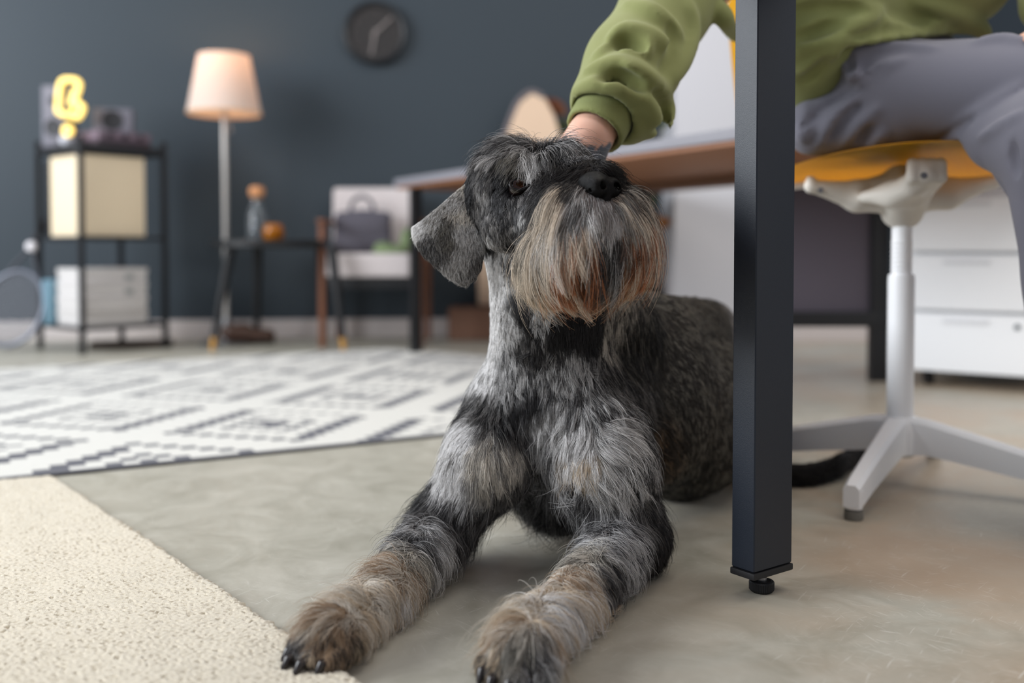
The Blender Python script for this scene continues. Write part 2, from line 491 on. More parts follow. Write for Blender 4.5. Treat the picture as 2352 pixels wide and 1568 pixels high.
# ------------------------------------------------------------------ cream pile rug
def pile_rug():
    rng = np.random.default_rng(4)
    C = FL(124, 1101)[:2]
    E = FL(812, 1568)[:2]
    b = (E - C) / np.linalg.norm(E - C)
    F0 = FL(0, 1113)[:2]
    a = (F0 - C) / np.linalg.norm(F0 - C)
    h = 0.0021
    na, nb = int(0.98 / h), int(1.5 / h)
    # band-passed noise makes the tufts
    def band(lo, hi, seed):
        r = np.random.default_rng(seed)
        f = np.fft.rfft2(r.standard_normal((na, nb)))
        ky = np.fft.fftfreq(na, h)[:, None]; kx = np.fft.rfftfreq(nb, h)[None, :]
        k = np.hypot(kx, ky)
        g = np.exp(-((k - (lo + hi) / 2) / ((hi - lo) / 2)) ** 2)
        z = np.fft.irfft2(f * g, s=(na, nb)); return z / z.std()
    t1 = band(90, 190, 1); t2 = band(170, 260, 2); t3 = band(3, 12, 3); t4 = band(45, 80, 5)
    Z = 0.0105 + 0.0007 * np.tanh(t1 * 1.1) + 0.00045 * t2 + 0.0005 * t3
    Z = Z - 0.0050 * np.clip(-(t1 * 0.75 + t4 * 0.6) - 1.35, 0, 1.0)
    I, J = np.meshgrid(np.arange(na), np.arange(nb), indexing='ij')
    ja = band(60, 140, 7) * 0.0007; jb = band(60, 140, 8) * 0.0007
    edge = np.minimum(I, J) * h
    Z = Z * np.clip(edge / 0.009, 0.0, 1.0) ** 0.45
    wob = 0.0022 * np.clip(1 - edge / 0.02, 0, 1) * band(30, 90, 9)
    Pa = I * h + ja + wob; Pb = J * h + jb + wob
    X = C[0] + a[0] * Pa + b[0] * Pb; Y = C[1] + a[1] * Pa + b[1] * Pb
    V = np.stack([X, Y, np.maximum(Z, 0.0005)], -1).reshape(-1, 3)
    i = np.arange(na - 1)[:, None] * nb + np.arange(nb - 1)[None, :]
    F = np.stack([i, i + nb, i + nb + 1, i + 1], -1).reshape(-1, 4)[:, ::-1]
    me = npmesh('pile_rug', V, F)
    m = mat('rug_cream_pile', srgb(206, 196, 176), 0.95, var=0.10, vscale=90, bump=0.35, bscale=700, sheen=0.3)
    nt = m.node_tree
    ob = link('pile_rug', me, m)
    tag(ob, 'cream shaggy pile rug under one front paw of the dog', 'rug')
pile_rug()
# ------------------------------------------------------------------ the dog
psi, th = math.radians(41), math.radians(17)
HF = np.array([math.sin(psi) * math.cos(th), -math.cos(psi) * math.cos(th), math.sin(th)])   # towards the nose
HL = np.array([math.cos(psi), math.sin(psi), 0.0])                                            # the dog's left
HU = np.cross(HF, HL)
HR = np.stack([HF, HL, HU])
EYE = W(1190, 433, 1.262)
HO = EYE - (0.052 * HF - 0.036 * HL + 0.004 * HU)       # centre of the skull
def H(x, y, z): return HO + x * HF + y * HL + z * HU
NOSE = W(1378, 434, 1.185)

DOG = thing('dog', 'grey schnauzer with black face patches and tan beard lying beside the black table leg', 'dog', (0.12, 1.45, 0))

dv = Vol((-0.42, 0.86, -0.02), (0.62, 2.2, 0.62), 0.0042)
# trunk
dv.ell(W(1478, 905, 1.62), (0.120, 0.16, 0.150), k=0.05)
dv.ell(W(1548, 935, 1.80), (0.145, 0.22, 0.158), k=0.06)
dv.ell(W(1645, 930, 2.0), (0.125, 0.16, 0.140), k=0.05)
dv.ell(W(1712, 895, 1.95), (0.070, 0.11, 0.110), k=0.03)          # thigh
dv.cap(W(1760, 1060, 1.93), W(1740, 1120, 1.80), 0.035, 0.026, k=0.03)
dv.cap(W(1620, 760, 1.9), W(1475, 775, 1.6), 0.06, 0.07, k=0.05)    # back line
# chest, neck
dv.ell(W(1262, 955, 1.43), (0.108, 0.085, 0.105), k=0.04)
dv.ell(W(1300, 1065, 1.47), (0.085, 0.09, 0.075), k=0.04)
dv.ell(W(1385, 905, 1.47), (0.075, 0.08, 0.085), k=0.04)
dv.cap(W(1262, 880, 1.40), W(1262, 700, 1.37), 0.090, 0.073, k=0.04)
dv.cap(W(1262, 700, 1.37), W(1232, 560, 1.37), 0.073, 0.066, k=0.04)
dv.cap(W(1232, 560, 1.37), W(1205, 450, 1.35), 0.066, 0.055, k=0.04)
dv.cap(W(1330, 660, 1.40), W(1430, 800, 1.52), 0.060, 0.075, k=0.04)
# front legs
dv.ell(W(1120, 1055, 1.36), (0.052, 0.06, 0.056), k=0.05)
dv.cap(W(1180, 960, 1.40), W(1115, 1050, 1.37), 0.070, 0.052, k=0.05)
dv.cap(W(1120, 1060, 1.345), W(1012, 1205, 1.37), 0.050, 0.038, k=0.03)
dv.cap(W(1015, 1210, 1.37), W(880, 1368, 1.165), 0.038, 0.027, k=0.025)
dv.cap(W(880, 1368, 1.165), W(800, 1440, 1.085), 0.027, 0.027, k=0.02)
dv.ell(W(1372, 1040, 1.33), (0.056, 0.06, 0.062), k=0.06)
dv.cap(W(1330, 960, 1.37), W(1385, 1060, 1.33), 0.070, 0.056, k=0.06)
dv.cap(W(1385, 1060, 1.33), W(1450, 1235, 1.34), 0.054, 0.046, k=0.04)
dv.cap(W(1450, 1240, 1.33), W(1310, 1385, 1.14), 0.044, 0.030, k=0.025)
dv.cap(W(1310, 1385, 1.14), W(1235, 1450, 1.06), 0.030, 0.029, k=0.02)
# paws with four toes each
PAWS = [dict(c=W(765, 1468, 1.045), d=np.array([-0.62, -0.78, 0]), toes=[]), dict(c=W(1200, 1492, 1.005), d=np.array([-0.42, -0.91, 0]), toes=[])]
for pw in PAWS:
    c, d = pw['c'], pw['d'] / np.linalg.norm(pw['d']); s = np.array([d[1], -d[0], 0])
    dv.ell(c + np.array([0, 0, 0.002]), (0.036, 0.031, 0.027), R=np.stack([d, s, [0, 0, 1]]), k=0.02)
    for q, (a, f) in enumerate(((-0.027, 0.018), (-0.0095, 0.031), (0.0095, 0.031), (0.027, 0.017))):
        t0 = c + s * a * 0.8 + d * (f - 0.02); t0[2] = 0.026
        t1 = c + s * a + d * (f + 0.006); t1[2] = 0.017
        dv.cap(t0, t1, 0.0125, 0.0115, k=0.006)
        pw['toes'].append((t1, d, s))
# head
dv.ell(H(0.0, 0, 0.022), (0.072, 0.056, 0.050), R=HR, k=0.02)
dv.ell(H(-0.045, 0, 0.004), (0.045, 0.052, 0.045), R=HR, k=0.02)
dv.ell(H(0.02, -0.034, -0.028), (0.050, 0.022, 0.036), R=HR, k=0.02)
dv.ell(H(0.02, 0.034, -0.028), (0.050, 0.022, 0.036), R=HR, k=0.02)
dv.cap(H(0.05, 0, -0.012), H(0.15, 0, -0.022), 0.034, 0.026, k=0.03)
dv.cap(H(0.05, -0.010, -0.03), H(0.145, -0.012, -0.036), 0.030, 0.024, k=0.02)
dv.cap(H(0.05, 0.010, -0.03), H(0.145, 0.012, -0.036), 0.030, 0.024, k=0.02)
dv.cap(H(0.02, 0, -0.065), H(0.135, 0, -0.062), 0.026, 0.020, k=0.015)     # lower jaw
dv.ell(H(0.048, -0.026, 0.036), (0.018, 0.018, 0.013), R=HR, k=0.012)       # brows
dv.ell(W(1290, 378, 1.272), (0.025, 0.028, 0.017), k=0.012)
dv.ell(H(0.048, 0.026, 0.036), (0.018, 0.018, 0.013), R=HR, k=0.012)
EYES = [H(0.052, -0.036, 0.004), H(0.052, 0.036, 0.004)]
for i, e in enumerate(EYES):
    sg = -1 if i == 0 else 1
    dv.ell(e + sg * 0.008 * HL + 0.007 * HF, (0.015, 0.012, 0.011), R=HR, k=0.008, op='cut')
# the full beard: two side masses and the chin
BC = [(W(1276, 592, 1.235), (0.046, 0.046, 0.052)), (W(1355, 565, 1.19), (0.055, 0.040, 0.060)),
      (W(1432, 548, 1.205), (0.036, 0.040, 0.058)), (W(1335, 612, 1.215), (0.056, 0.050, 0.038)),
      (W(1330, 480, 1.20), (0.045, 0.035, 0.035)), (W(1250, 520, 1.25), (0.036, 0.035, 0.048))]
for c, r in BC: dv.ell(c, r, k=0.012)
for ml_ in ([(1352, 560, 1.150), (1368, 534, 1.146), (1398, 524, 1.146), (1428, 530, 1.150), (1446, 556, 1.158)],):
    dv.path([W(*q) for q in ml_], [0.006] * 5, k=0.01, op='cut')
dv.path([W(1440, 560, 1.165), W(1450, 640, 1.17)], [0.007, 0.010], k=0.012, op='cut')
dv.floor(0.001, 0.006)

def body_col():
    pass
V, F = dv.surface(1)
print('dog body', len(V), len(F))

# ---- coat: guide points (px, py, depth Y, flow dx, dy(down), dY, length mm, lift, dark colour, light colour, share of light)
GD, GM, GL, BK = srgb(46, 44, 46), srgb(124, 121, 119), srgb(198, 196, 195), srgb(20, 18, 20)
TA, TL, RU, CR = srgb(160, 134, 108), srgb(204, 184, 158), srgb(150, 90, 56), srgb(216, 208, 196)
CB, TB, RB_ = srgb(220, 206, 188), srgb(198, 164, 130), srgb(172, 106, 66)
WH, DB, WG = srgb(228, 226, 225), srgb(46, 42, 40), srgb(116, 112, 104)
G = [
 # skull, brows
 (1130, 400, 1.29, -0.5, 1, 0.2, 14, .25, GD, GM, .45), (1120, 480, 1.30, -.1, 1, 0, 10, .15, GD, GM, .5), (1165, 395, 1.27, 0, 1, 0, 9, .15, BK, GD, .2), (1210, 395, 1.245, 0, 1, 0, 8, .15, BK, BK, .1), (1165, 460, 1.265, 0, 1, 0, 8, .15, BK, GD, .3), (1180, 560, 1.265, 0, 1, 0, 11, .15, BK, GM, .4), (1140, 560, 1.29, 0, 1, 0, 10, .15, GM, GL, .5),
 (1150, 360, 1.30, -0.9, .5, 0, 26, .45, GD, GL, .45), (1200, 345, 1.31, -1, .3, 0, 34, .7, GD, GL, .35),
 (1260, 335, 1.31, .6, .5, -.4, 40, .8, BK, GL, .35), (1300, 332, 1.33, .6, .1, -.3, 40, .9, GD, GL, .55),
 (1285, 375, 1.27, .55, 1, -.5, 40, .4, BK, GL, .32), (1325, 362, 1.285, .8, .7, -.5, 36, .45, BK, GL, .4),
 (1212, 366, 1.255, .5, .9, -.5, 30, .45, GM, WH, .5), (1232, 400, 1.235, .25, 1, -.3, 26, .3, GD, GL, .55), (1245, 380, 1.24, .4, 1, -.4, 34, .4, BK, GD, .4), (1130, 440, 1.30, -.1, 1, 0, 9, .15, GM, GL, .5), (1104, 440, 1.315, 0, 1, 0, 10, .15, BK, BK, .1), (1108, 520, 1.32, 0, 1, 0, 10, .15, BK, BK, .1), (1175, 378, 1.265, -.5, .6, -.2, 20, .3, GD, WG, .6),
 (1195, 400, 1.245, .2, .6, -.4, 9, .2, BK, DB, .5), (1160, 430, 1.27, -.6, .6, 0, 8, .15, BK, GD, .5),
 (1225, 440, 1.235, .4, 1, -.2, 9, .15, BK, GD, .5), (1190, 470, 1.25, .1, 1, 0, 9, .15, BK, GM, .3),
 (1140, 520, 1.28, -.1, 1, 0, 9, .15, GD, GM, .5), (1190, 530, 1.25, 0, 1, 0, 11, .15, BK, GM, .5),
 (1160, 600, 1.29, .2, 1, 0, 14, .2, GD, GL, .5), (1235, 490, 1.235, -.2, 1, -.1, 16, .2, GD, GL, .6),
 # muzzle top
 (1290, 420, 1.215, -.75, .75, 0, 32, .3, BK, GD, .35), (1320, 400, 1.205, -.6, .9, -.1, 24, .25, BK, GD, .3),
 (1345, 385, 1.21, -.4, .3, -.2, 12, .25, BK, DB, .3), (1400, 385, 1.20, .8, .4, -.1, 22, .35, BK, DB, .3),
 (1270, 450, 1.215, -.7, 1, 0, 42, .3, BK, GM, .4), (1435, 430, 1.19, .8, .8, 0, 40, .3, GD, CR, .7), (1440, 395, 1.20, 1, .4, 0, 40, .5, BK, GD, .2),
 (1465, 490, 1.20, .3, 1, 0, 55, .2, RU, CR, .6),
 # moustache under the nose
 (1340, 480, 1.165, -.25, 1, 0, 34, .3, GM, WH, .55), (1395, 480, 1.165, .1, 1, 0, 22, .3, GM, GL, .5),
 (1300, 480, 1.185, -.45, 1, 0, 55, .3, GM, CB, .65), (1380, 515, 1.165, 0, 1, 0, 26, .25, WG, GL, .5),
 (1440, 470, 1.175, .45, 1, 0, 50, .3, GM, CB, .6),
 # beard
 (1250, 530, 1.20, -.25, 1, 0, 60, .25, WG, CB, .7), (1215, 590, 1.23, -.15, 1, 0, 50, .25, DB, CB, .6), (1290, 610, 1.18, .1, 1, 0, 50, .25, RB_, CB, .45), (1240, 620, 1.21, .1, 1, 0, 50, .25, TB, CB, .5),
 (1310, 545, 1.17, .1, 1, 0, 60, .25, RB_, CB, .35), (1290, 520, 1.18, -.1, 1, 0, 60, .25, CB, WH, .6), (1320, 590, 1.17, .25, 1, 0, 50, .25, RB_, TB, .25), (1360, 640, 1.16, .1, 1, 0, 40, .25, RB_, TB, .35), (1270, 560, 1.19, 0, 1, 0, 60, .25, DB, CB, .6), (1355, 590, 1.155, .15, 1, 0, 60, .2, DB, RB_, .5),
 (1400, 570, 1.16, -.05, 1, 0, 60, .2, DB, GL, .45), (1400, 640, 1.17, -.1, 1, 0, 40, .25, DB, TB, .65), (1430, 610, 1.17, -.1, 1, 0, 40, .25, RB_, TB, .5),
 (1462, 540, 1.175, .05, 1, 0, 60, .2, RB_, CB, .45), (1475, 590, 1.18, 0, 1, 0, 50, .2, RB_, TB, .4), (1490, 600, 1.20, 0, 1, 0, 40, .2, GD, CB, .45),
 (1300, 640, 1.17, .6, 1, 0, 40, .25, RB_, CB, .4), (1240, 665, 1.20, .55, 1, 0, 30, .25, RB_, CB, .5),
 (1340, 680, 1.18, .1, 1, 0, 24, .3, RB_, TB, .45), (1460, 640, 1.19, -.25, 1, 0, 35, .2, DB, TB, .5),
 (1335, 530, 1.165, .2, 1, 0, 60, .25, RB_, CB, .5),
 # neck
 (1135, 640, 1.34, .05, 1, 0, 9, .12, GM, WH, .8), (1135, 740, 1.35, 0, 1, 0, 10, .12, GM, WH, .85),
 (1175, 740, 1.31, .1, 1, 0, 10, .12, GM, GL, .75), (1205, 720, 1.30, .05, 1, 0, 14, .15, BK, GD, .5),
 (1225, 790, 1.31, .1, 1, 0, 16, .15, BK, GM, .35), (1240, 720, 1.29, 0, 1, 0, 12, .15, GD, GL, .6),
 (1290, 740, 1.30, 0, 1, 0, 14, .15, BK, GD, .3), (1350, 740, 1.32, .1, 1, 0, 16, .15, BK, GD, .35),
 (1410, 740, 1.36, .15, 1, 0, 22, .2, GD, CR, .5), (1440, 800, 1.42, .15, 1, .1, 22, .2, BK, WG, .3),
 (1290, 850, 1.32, .05, 1, 0, 18, .2, GD, GL, .55), (1230, 900, 1.34, .1, 1, 0, 18, .2, BK, GD, .5),
 (1275, 950, 1.34, -.1, 1, 0, 18, .2, GM, WH, .55), (1370, 880, 1.36, .4, 1, 0, 22, .2, BK, GM, .4),
 (1180, 850, 1.33, .15, 1, 0, 14, .15, GD, GL, .6), (1120, 860, 1.37, 0, 1, 0, 12, .12, GM, WH, .7),
 (1130, 930, 1.37, -.3, 1, 0, 18, .2, BK, GM, .4), (1090, 960, 1.40, -.4, 1, 0, 18, .2, GD, GM, .35),
 # between the legs
 (1230, 1010, 1.37, .3, 1, 0, 22, .25, GD, GM, .4), (1270, 1060, 1.37, -.2, 1, 0, 34, .35, GD, GL, .5),
 (1290, 1150, 1.40, -.2, 1, 0, 46, .5, BK, GM, .4), (1360, 960, 1.31, .3, 1, 0, 22, .25, GD, GL, .45), (1450, 1000, 1.33, .8, .7, 0, 24, .3, BK, GL, .35), (1290, 1020, 1.33, 0, 1, 0, 24, .2, GD, GL, .5), (1110, 1000, 1.36, -.5, 1, 0, 22, .25, BK, GM, .4), (1160, 1010, 1.35, .2, 1, 0, 22, .25, BK, GM, .4), (1200, 1060, 1.37, .4, 1, 0, 26, .25, GD, GL, .45),
 (1330, 980, 1.34, .1, 1, 0, 20, .2, GD, GM, .4), (1440, 940, 1.40, .6, .8, 0, 24, .3, BK, GM, .4),
 # left foreleg (on the left of the picture)
 (1070, 1020, 1.34, -.4, .9, 0, 16, .15, GM, WH, .75), (1050, 1090, 1.33, -.4, 1, 0, 18, .2, GM, WH, .7),
 (1140, 1070, 1.29, .1, 1, 0, 22, .2, GM, CR, .6), (1180, 1120, 1.32, .2, 1, 0, 26, .25, GD, GM, .5),
 (1000, 1150, 1.37, -.8, .8, 0, 30, .25, BK, GM, .35), (950, 1200, 1.37, -.7, .8, 0, 32, .3, BK, GM, .3),
 (1040, 1180, 1.33, -.3, 1, 0, 28, .25, GD, GM, .45), (1060, 1230, 1.33, .1, 1, 0, 34, .35, GD, GM, .5),
 (930, 1270, 1.26, -.1, 1, 0, 34, .3, GD, GL, .4), (980, 1280, 1.27, .25, 1, 0, 34, .35, GM, WH, .6),
 (890, 1290, 1.22, -.5, .9, 0, 26, .25, WG, CR, .45), (880, 1330, 1.17, -.6, .7, 0, 34, .35, TA, CR, .5),
 (860, 1370, 1.13, .2, 1, 0, 28, .3, TL, CR, .6), (910, 1400, 1.14, .3, 1, 0, 34, .35, TL, WH, .5),
 (800, 1400, 1.09, -.6, .2, 0, 36, .5, TL, CR, .5), (850, 1450, 1.07, .1, 1, 0, 30, .3, TL, CR, .5),
 (740, 1420, 1.04, -.8, .5, -.2, 26, .35, TA, CR, .45), (680, 1480, 1.02, -.6, 1, -.2, 12, .2, GD, GM, .4),
 (760, 1470, 1.01, -.1, 1, -.2, 16, .3, DB, TA, .6), (720, 1510, .99, 0, 1, -.2, 10, .25, DB, TL, .5),
 (820, 1510, 1.02, .2, 1, 0, 20, .25, DB, TL, .5),
 # right foreleg
 (1330, 1010, 1.28, -.1, 1, 0, 18, .2, GM, WH, .6), (1330, 1070, 1.26, .1, 1, 0, 20, .2, TL, WH, .6),
 (1400, 1010, 1.27, .9, .5, 0, 28, .25, GM, WH, .6), (1440, 1070, 1.28, .8, .8, 0, 30, .25, GD, WH, .55),
 (1400, 1110, 1.26, .6, 1, 0, 28, .25, GM, WH, .65), (1330, 1150, 1.28, -.5, 1, 0, 34, .35, GD, GL, .55),
 (1470, 1150, 1.31, .7, 1, 0, 24, .25, BK, GM, .4), (1400, 1190, 1.28, .2, 1, 0, 28, .25, GD, GL, .55),
 (1340, 1230, 1.27, -.4, 1, 0, 30, .35, GD, GL, .5), (1520, 1230, 1.37, .7, .7, 0, 20, .3, BK, DB, .5),
 (1400, 1260, 1.22, .3, 1, 0, 26, .25, GD, GL, .6), (1490, 1290, 1.30, .5, 1, 0, 22, .25, BK, GD, .5),
 (1330, 1290, 1.20, -.3, 1, 0, 26, .25, WG, CR, .5), (1400, 1340, 1.16, .5, 1, 0, 26, .25, GD, GM, .5),
 (1310, 1340, 1.14, .1, 1, 0, 20, .2, TA, CR, .5), (1260, 1380, 1.10, -.3, .9, 0, 24, .25, TL, CR, .5),
 (1350, 1390, 1.12, .6, .9, 0, 34, .35, TL, WH, .5), (1290, 1400, 1.07, .6, .8, 0, 36, .4, TL, WH, .6),
 (1200, 1410, 1.04, -.9, .1, 0, 36, .5, TL, CR, .5), (1260, 1440, 1.03, .7, .8, 0, 38, .35, TL, WH, .6),
 (1390, 1440, 1.13, .6, .7, 0, 30, .35, TA, TL, .5), (1150, 1450, 1.0, -.7, .8, 0, 22, .3, TA, CR, .5),
 (1190, 1480, .97, -.1, 1, -.2, 18, .3, WG, CR, .45), (1120, 1510, .98, -.3, 1, -.2, 12, .3, DB, TL, .5),
 (1230, 1510, .97, .2, 1, -.1, 26, .3, DB, GL, .5), (1290, 1500, 1.0, .3, 1, 0, 34, .3, TA, CR, .6),
 # body
 (1470, 730, 1.60, .5, .8, .5, 9, .2, DB, WG, .45), (1560, 720, 1.70, .6, .6, .5, 9, .2, DB, WG, .5),
 (1500, 850, 1.52, .4, 1, .4, 10, .2, DB, WG, .35), (1600, 850, 1.66, .4, 1, .4, 9, .2, DB, WG, .5),
 (1520, 980, 1.52, .2, 1, .4, 10, .2, DB, WG, .4), (1600, 1000, 1.66, .2, 1, .4, 9, .2, DB, WG, .45),
 (1500, 1060, 1.46, .6, .6, .3, 18, .4, DB, TA, .25), (1560, 1130, 1.58, .2, 1, .2, 14, .3, BK, WG, .35),
 (1650, 790, 1.82, .4, .9, .5, 9, .2, DB, WG, .5), (1685, 800, 1.84, 0, 1, 0, 14, .25, GM, GL, .7),
 (1680, 1000, 1.80, .2, 1, 0, 10, .2, BK, DB, .4), (1640, 1080, 1.78, .1, 1, 0, 10, .2, BK, DB, .35),
 (1700, 900, 1.85, 0, 1, 0, 12, .2, GD, GM, .5), (1800, 900, 1.95, .1, 1, 0, 10, .2, GD, GM, .4),
 (1480, 640, 2.0, .3, 1, .4, 9, .2, DB, WG, .5), (1340, 800, 1.75, .1, 1, .4, 10, .2, GD, WG, .5),
 (1200, 500, 1.45, 0, 1, .2, 12, .2, GD, GM, .5), (1160, 800, 1.50, 0, 1, .2, 12, .2, GD, GL, .5),
]
gP = np.array([W(g[0], g[1], g[2]) for g in G])
gF = np.array([[g[3], g[5], -g[4]] for g in G], float); gF /= np.linalg.norm(gF, axis=1, keepdims=True)
gLen = np.array([g[6] for g in G]) * 0.001; gLift = np.array([g[7] for g in G])
gD = np.array([g[8] for g in G]); gL = np.array([g[9] for g in G]); gS = np.array([g[10] for g in G])
kdg = kdtree.KDTree(len(G))
for i, p in enumerate(gP): kdg.insert(p, i)
kdg.balance()
def coat(P, sharp=2.4, csharp=5.0, rng=None, jit=0.0):
    """blend of the nearest guide points"""
    out = [np.empty((len(P), 3)), np.empty(len(P)), np.empty(len(P)), np.empty((len(P), 3)), np.empty((len(P), 3)), np.empty(len(P))]
    Q = P + (rng.standard_normal(P.shape) * jit if rng is not None else 0)
    for s0 in range(0, len(P), 20000):
        p = Q[s0:s0 + 20000]
        d2 = ((p[:, None, :] - gP[None]) ** 2).sum(2) + 1e-6
        m = d2.min(1, keepdims=True)
        w = np.exp(-sharp * (d2 / m - 1)); w[w < 1e-3] = 0
        w /= w.sum(1, keepdims=True)
        out[0][s0:s0 + 20000] = w @ gF; out[1][s0:s0 + 20000] = w @ gLen; out[2][s0:s0 + 20000] = w @ gLift
        w = np.exp(-csharp * (d2 / m - 1)); w[w < 1e-3] = 0; w /= w.sum(1, keepdims=True)
        out[3][s0:s0 + 20000] = w @ gD; out[4][s0:s0 + 20000] = w @ gL; out[5][s0:s0 + 20000] = w @ gS
    return out

fl, ln, lf, cd, cl, sh = coat(V)
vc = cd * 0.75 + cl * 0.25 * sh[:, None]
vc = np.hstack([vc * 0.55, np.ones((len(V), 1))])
me = npmesh('body', V, F)
at = me.color_attributes.new('coat', 'FLOAT_COLOR', 'POINT')
at.data.foreach_set('color', vc.astype(np.float32).ravel())
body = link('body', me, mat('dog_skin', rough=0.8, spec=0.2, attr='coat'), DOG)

M_fur = mat('dog_fur', rough=0.42, spec=0.35, attr='tint')
M_fur.node_tree.nodes['Principled BSDF'].inputs['Sheen Weight'].default_value = 0.0

def strands(name, pts, rad, cols, m, parent):
    """pts (N, K, 3) world; rad (N, K); cols (N, 3)"""
    N, K, _ = pts.shape
    hc = bpy.data.hair_curves.new(name)
    hc.add_curves([K] * N)
    off = wloc(parent)
    hc.attributes['position'].data.foreach_set('vector', (pts - off).astype(np.float32).ravel()) if 'position' in hc.attributes else hc.points.foreach_set('position', (pts - off).astype(np.float32).ravel())
    r = hc.attributes.get('radius') or hc.attributes.new('radius', 'FLOAT', 'POINT')
    r.data.foreach_set('value', rad.astype(np.float32).ravel())
    c = hc.attributes.new('tint', 'FLOAT_COLOR', 'CURVE')
    c.data.foreach_set('color', np.hstack([cols, np.ones((N, 1))]).astype(np.float32).ravel())
    o = bpy.data.objects.new(name, hc); COL.objects.link(o)
    hc.materials.append(m); o.parent = parent
    return o

def scatter(V, F, dens, rng):
    """roots on a quad mesh; dens: strands per square metre at each vertex"""
    T = np.concatenate([F[:, [0, 1, 2]], F[:, [0, 2, 3]]])
    a, b, c = V[T[:, 0]], V[T[:, 1]], V[T[:, 2]]
    A = np.linalg.norm(np.cross(b - a, c - a), axis=1) * 0.5
    e = A * dens[T].mean(1)
    n = rng.poisson(e)
    t = np.repeat(np.arange(len(T)), n)
    u = rng.random(len(t)); v = rng.random(len(t)); f = u + v > 1; u[f] = 1 - u[f]; v[f] = 1 - v[f]
    return a[t] + u[:, None] * (b[t] - a[t]) + v[:, None] * (c[t] - a[t])

def grow(vol, R, K, rng, gaps=0.0, tw=0.6, clump=0.5, csize=22, droop=0.25, wave=0.04, rad=0.00026, lens=1.0, hug=1.0, info=None, loose=1.0, cjit=0.22):
    N = len(R)
    fl, ln, lf, cd, cl, sh = info if info is not None else coat(R, rng=rng, jit=0.0022)
    n = vol.grad(R)
    # tufts
    nc = max(8, N // csize)
    ci = rng.choice(N, nc, replace=False)
    kd = kdtree.KDTree(nc)
    for i, c in enumerate(ci): kd.insert(R[c] + rng.standard_normal(3) * 0.0006, i)
    kd.balance()
    near = np.array([kd.find(r)[1] for r in R])
    stray = rng.random(N) < 0.05
    L = ln * lens * rng.uniform(0.65, 1.2, N) * rng.uniform(0.75, 1.25, nc)[near] * np.where(stray, 1.35, 1)
    fl = fl + rng.standard_normal((N, 3)) * 0.12 + (rng.standard_normal((nc, 3)) * cjit)[near]
    lift = np.clip(lf * loose * rng.uniform(0.7, 1.4, N) * rng.uniform(0.6, 1.6, nc)[near] * np.where(stray, 1.7, 1), 0.03, 1.6)
    P = np.empty((N, K, 3)); P[:, 0] = R
    p = R.copy()
    for k in range(1, K):
        s = k / (K - 1)
        g = vol.grad(p)
        t = fl - g * (fl * g).sum(1, keepdims=True); t /= np.linalg.norm(t, axis=1, keepdims=True) + 1e-6
        d = t + g * (lift * (1 - s * 0.9))[:, None] + np.array([0, 0, -1.0]) * droop * s + rng.standard_normal((N, 3)) * wave
        d /= np.linalg.norm(d, axis=1, keepdims=True)
        p = p + d * (L / (K - 1))[:, None]
        q = vol.sample(p)
        push = np.maximum(0.0012 - q, 0)
        pull = np.maximum(q - (0.0015 + lift * L * 0.62 * s), 0) * hug * 0.5
        p = p + vol.grad(p) * np.clip(push - pull, -0.01, 0.02)[:, None]
        p[:, 2] = np.maximum(p[:, 2], 0.002)
        P[:, k] = p
    cc = P[ci[near]]
    s = np.linspace(0, 1, K)[None, :, None]
    w = clump * s ** 1.2 * rng.uniform(0.4, 1.0, N)[:, None, None] * np.where(stray, 0.1, 1)[:, None, None]
    off = np.linalg.norm(cc[:, 0] - R, axis=1)[:, None, None] < 0.012
    P = np.where(off, P * (1 - w) + cc * w, P)
    # colour: each tuft leans dark or light, each hair varies
    ct = rng.random(nc)[near]
    pick = (tw * ct + (1 - tw) * rng.random(N)) < sh * 0.9 + 0.05
    mixv = np.clip(pick * 0.9 + rng.normal(0.05, 0.12, N), 0, 1)[:, None]
    C = cd * (1 - mixv) + cl * mixv
    C = C * rng.uniform(0.8, 1.15, (N, 1)) * np.where(rng.random(nc)[near] < gaps, 0.35, 1)[:, None]
    Rr = rad * rng.uniform(0.7, 1.25, N)[:, None] * np.linspace(1, 0.25, K)[None, :]
    return P, Rr, np.clip(C, 0, 0.9)

rng = np.random.default_rng(11)
# where on the body each kind of hair grows
def near_any(P, centres, r):
    m = np.zeros(len(P), bool)
    for c in centres: m |= ((P - np.array(c)) ** 2).sum(1) < r * r
    return m
inface = ((V - HO) @ HF > -0.085) & (V[:, 2] > 0.36) & (np.linalg.norm(V - H(0.03, 0, -0.03), axis=1) < 0.21)
beardz = np.zeros(len(V), bool)
for c, r in BC: beardz |= (((V - c) / (np.array(r) * 1.12)) ** 2).sum(1) < 1
front = V[:, 1] < 1.5
dens = np.where(inface, 1.05e6, np.where(front, 5.5e5, 3.4e5))
dens = np.where((V[:, 1] > 1.95) | (V[:, 0] > 0.47), 1.6e5, dens)
dens = np.where(V[:, 2] < 0.004, 0, dens)
dens = np.where(near_any(V, [NOSE + 0.004 * HF], 0.019), 0, dens)
for i, e in enumerate(EYES):
    sg = -1 if i == 0 else 1
    dens = np.where(near_any(V, [e + sg * 0.005 * HL + 0.006 * HF], 0.0145), 0, dens)
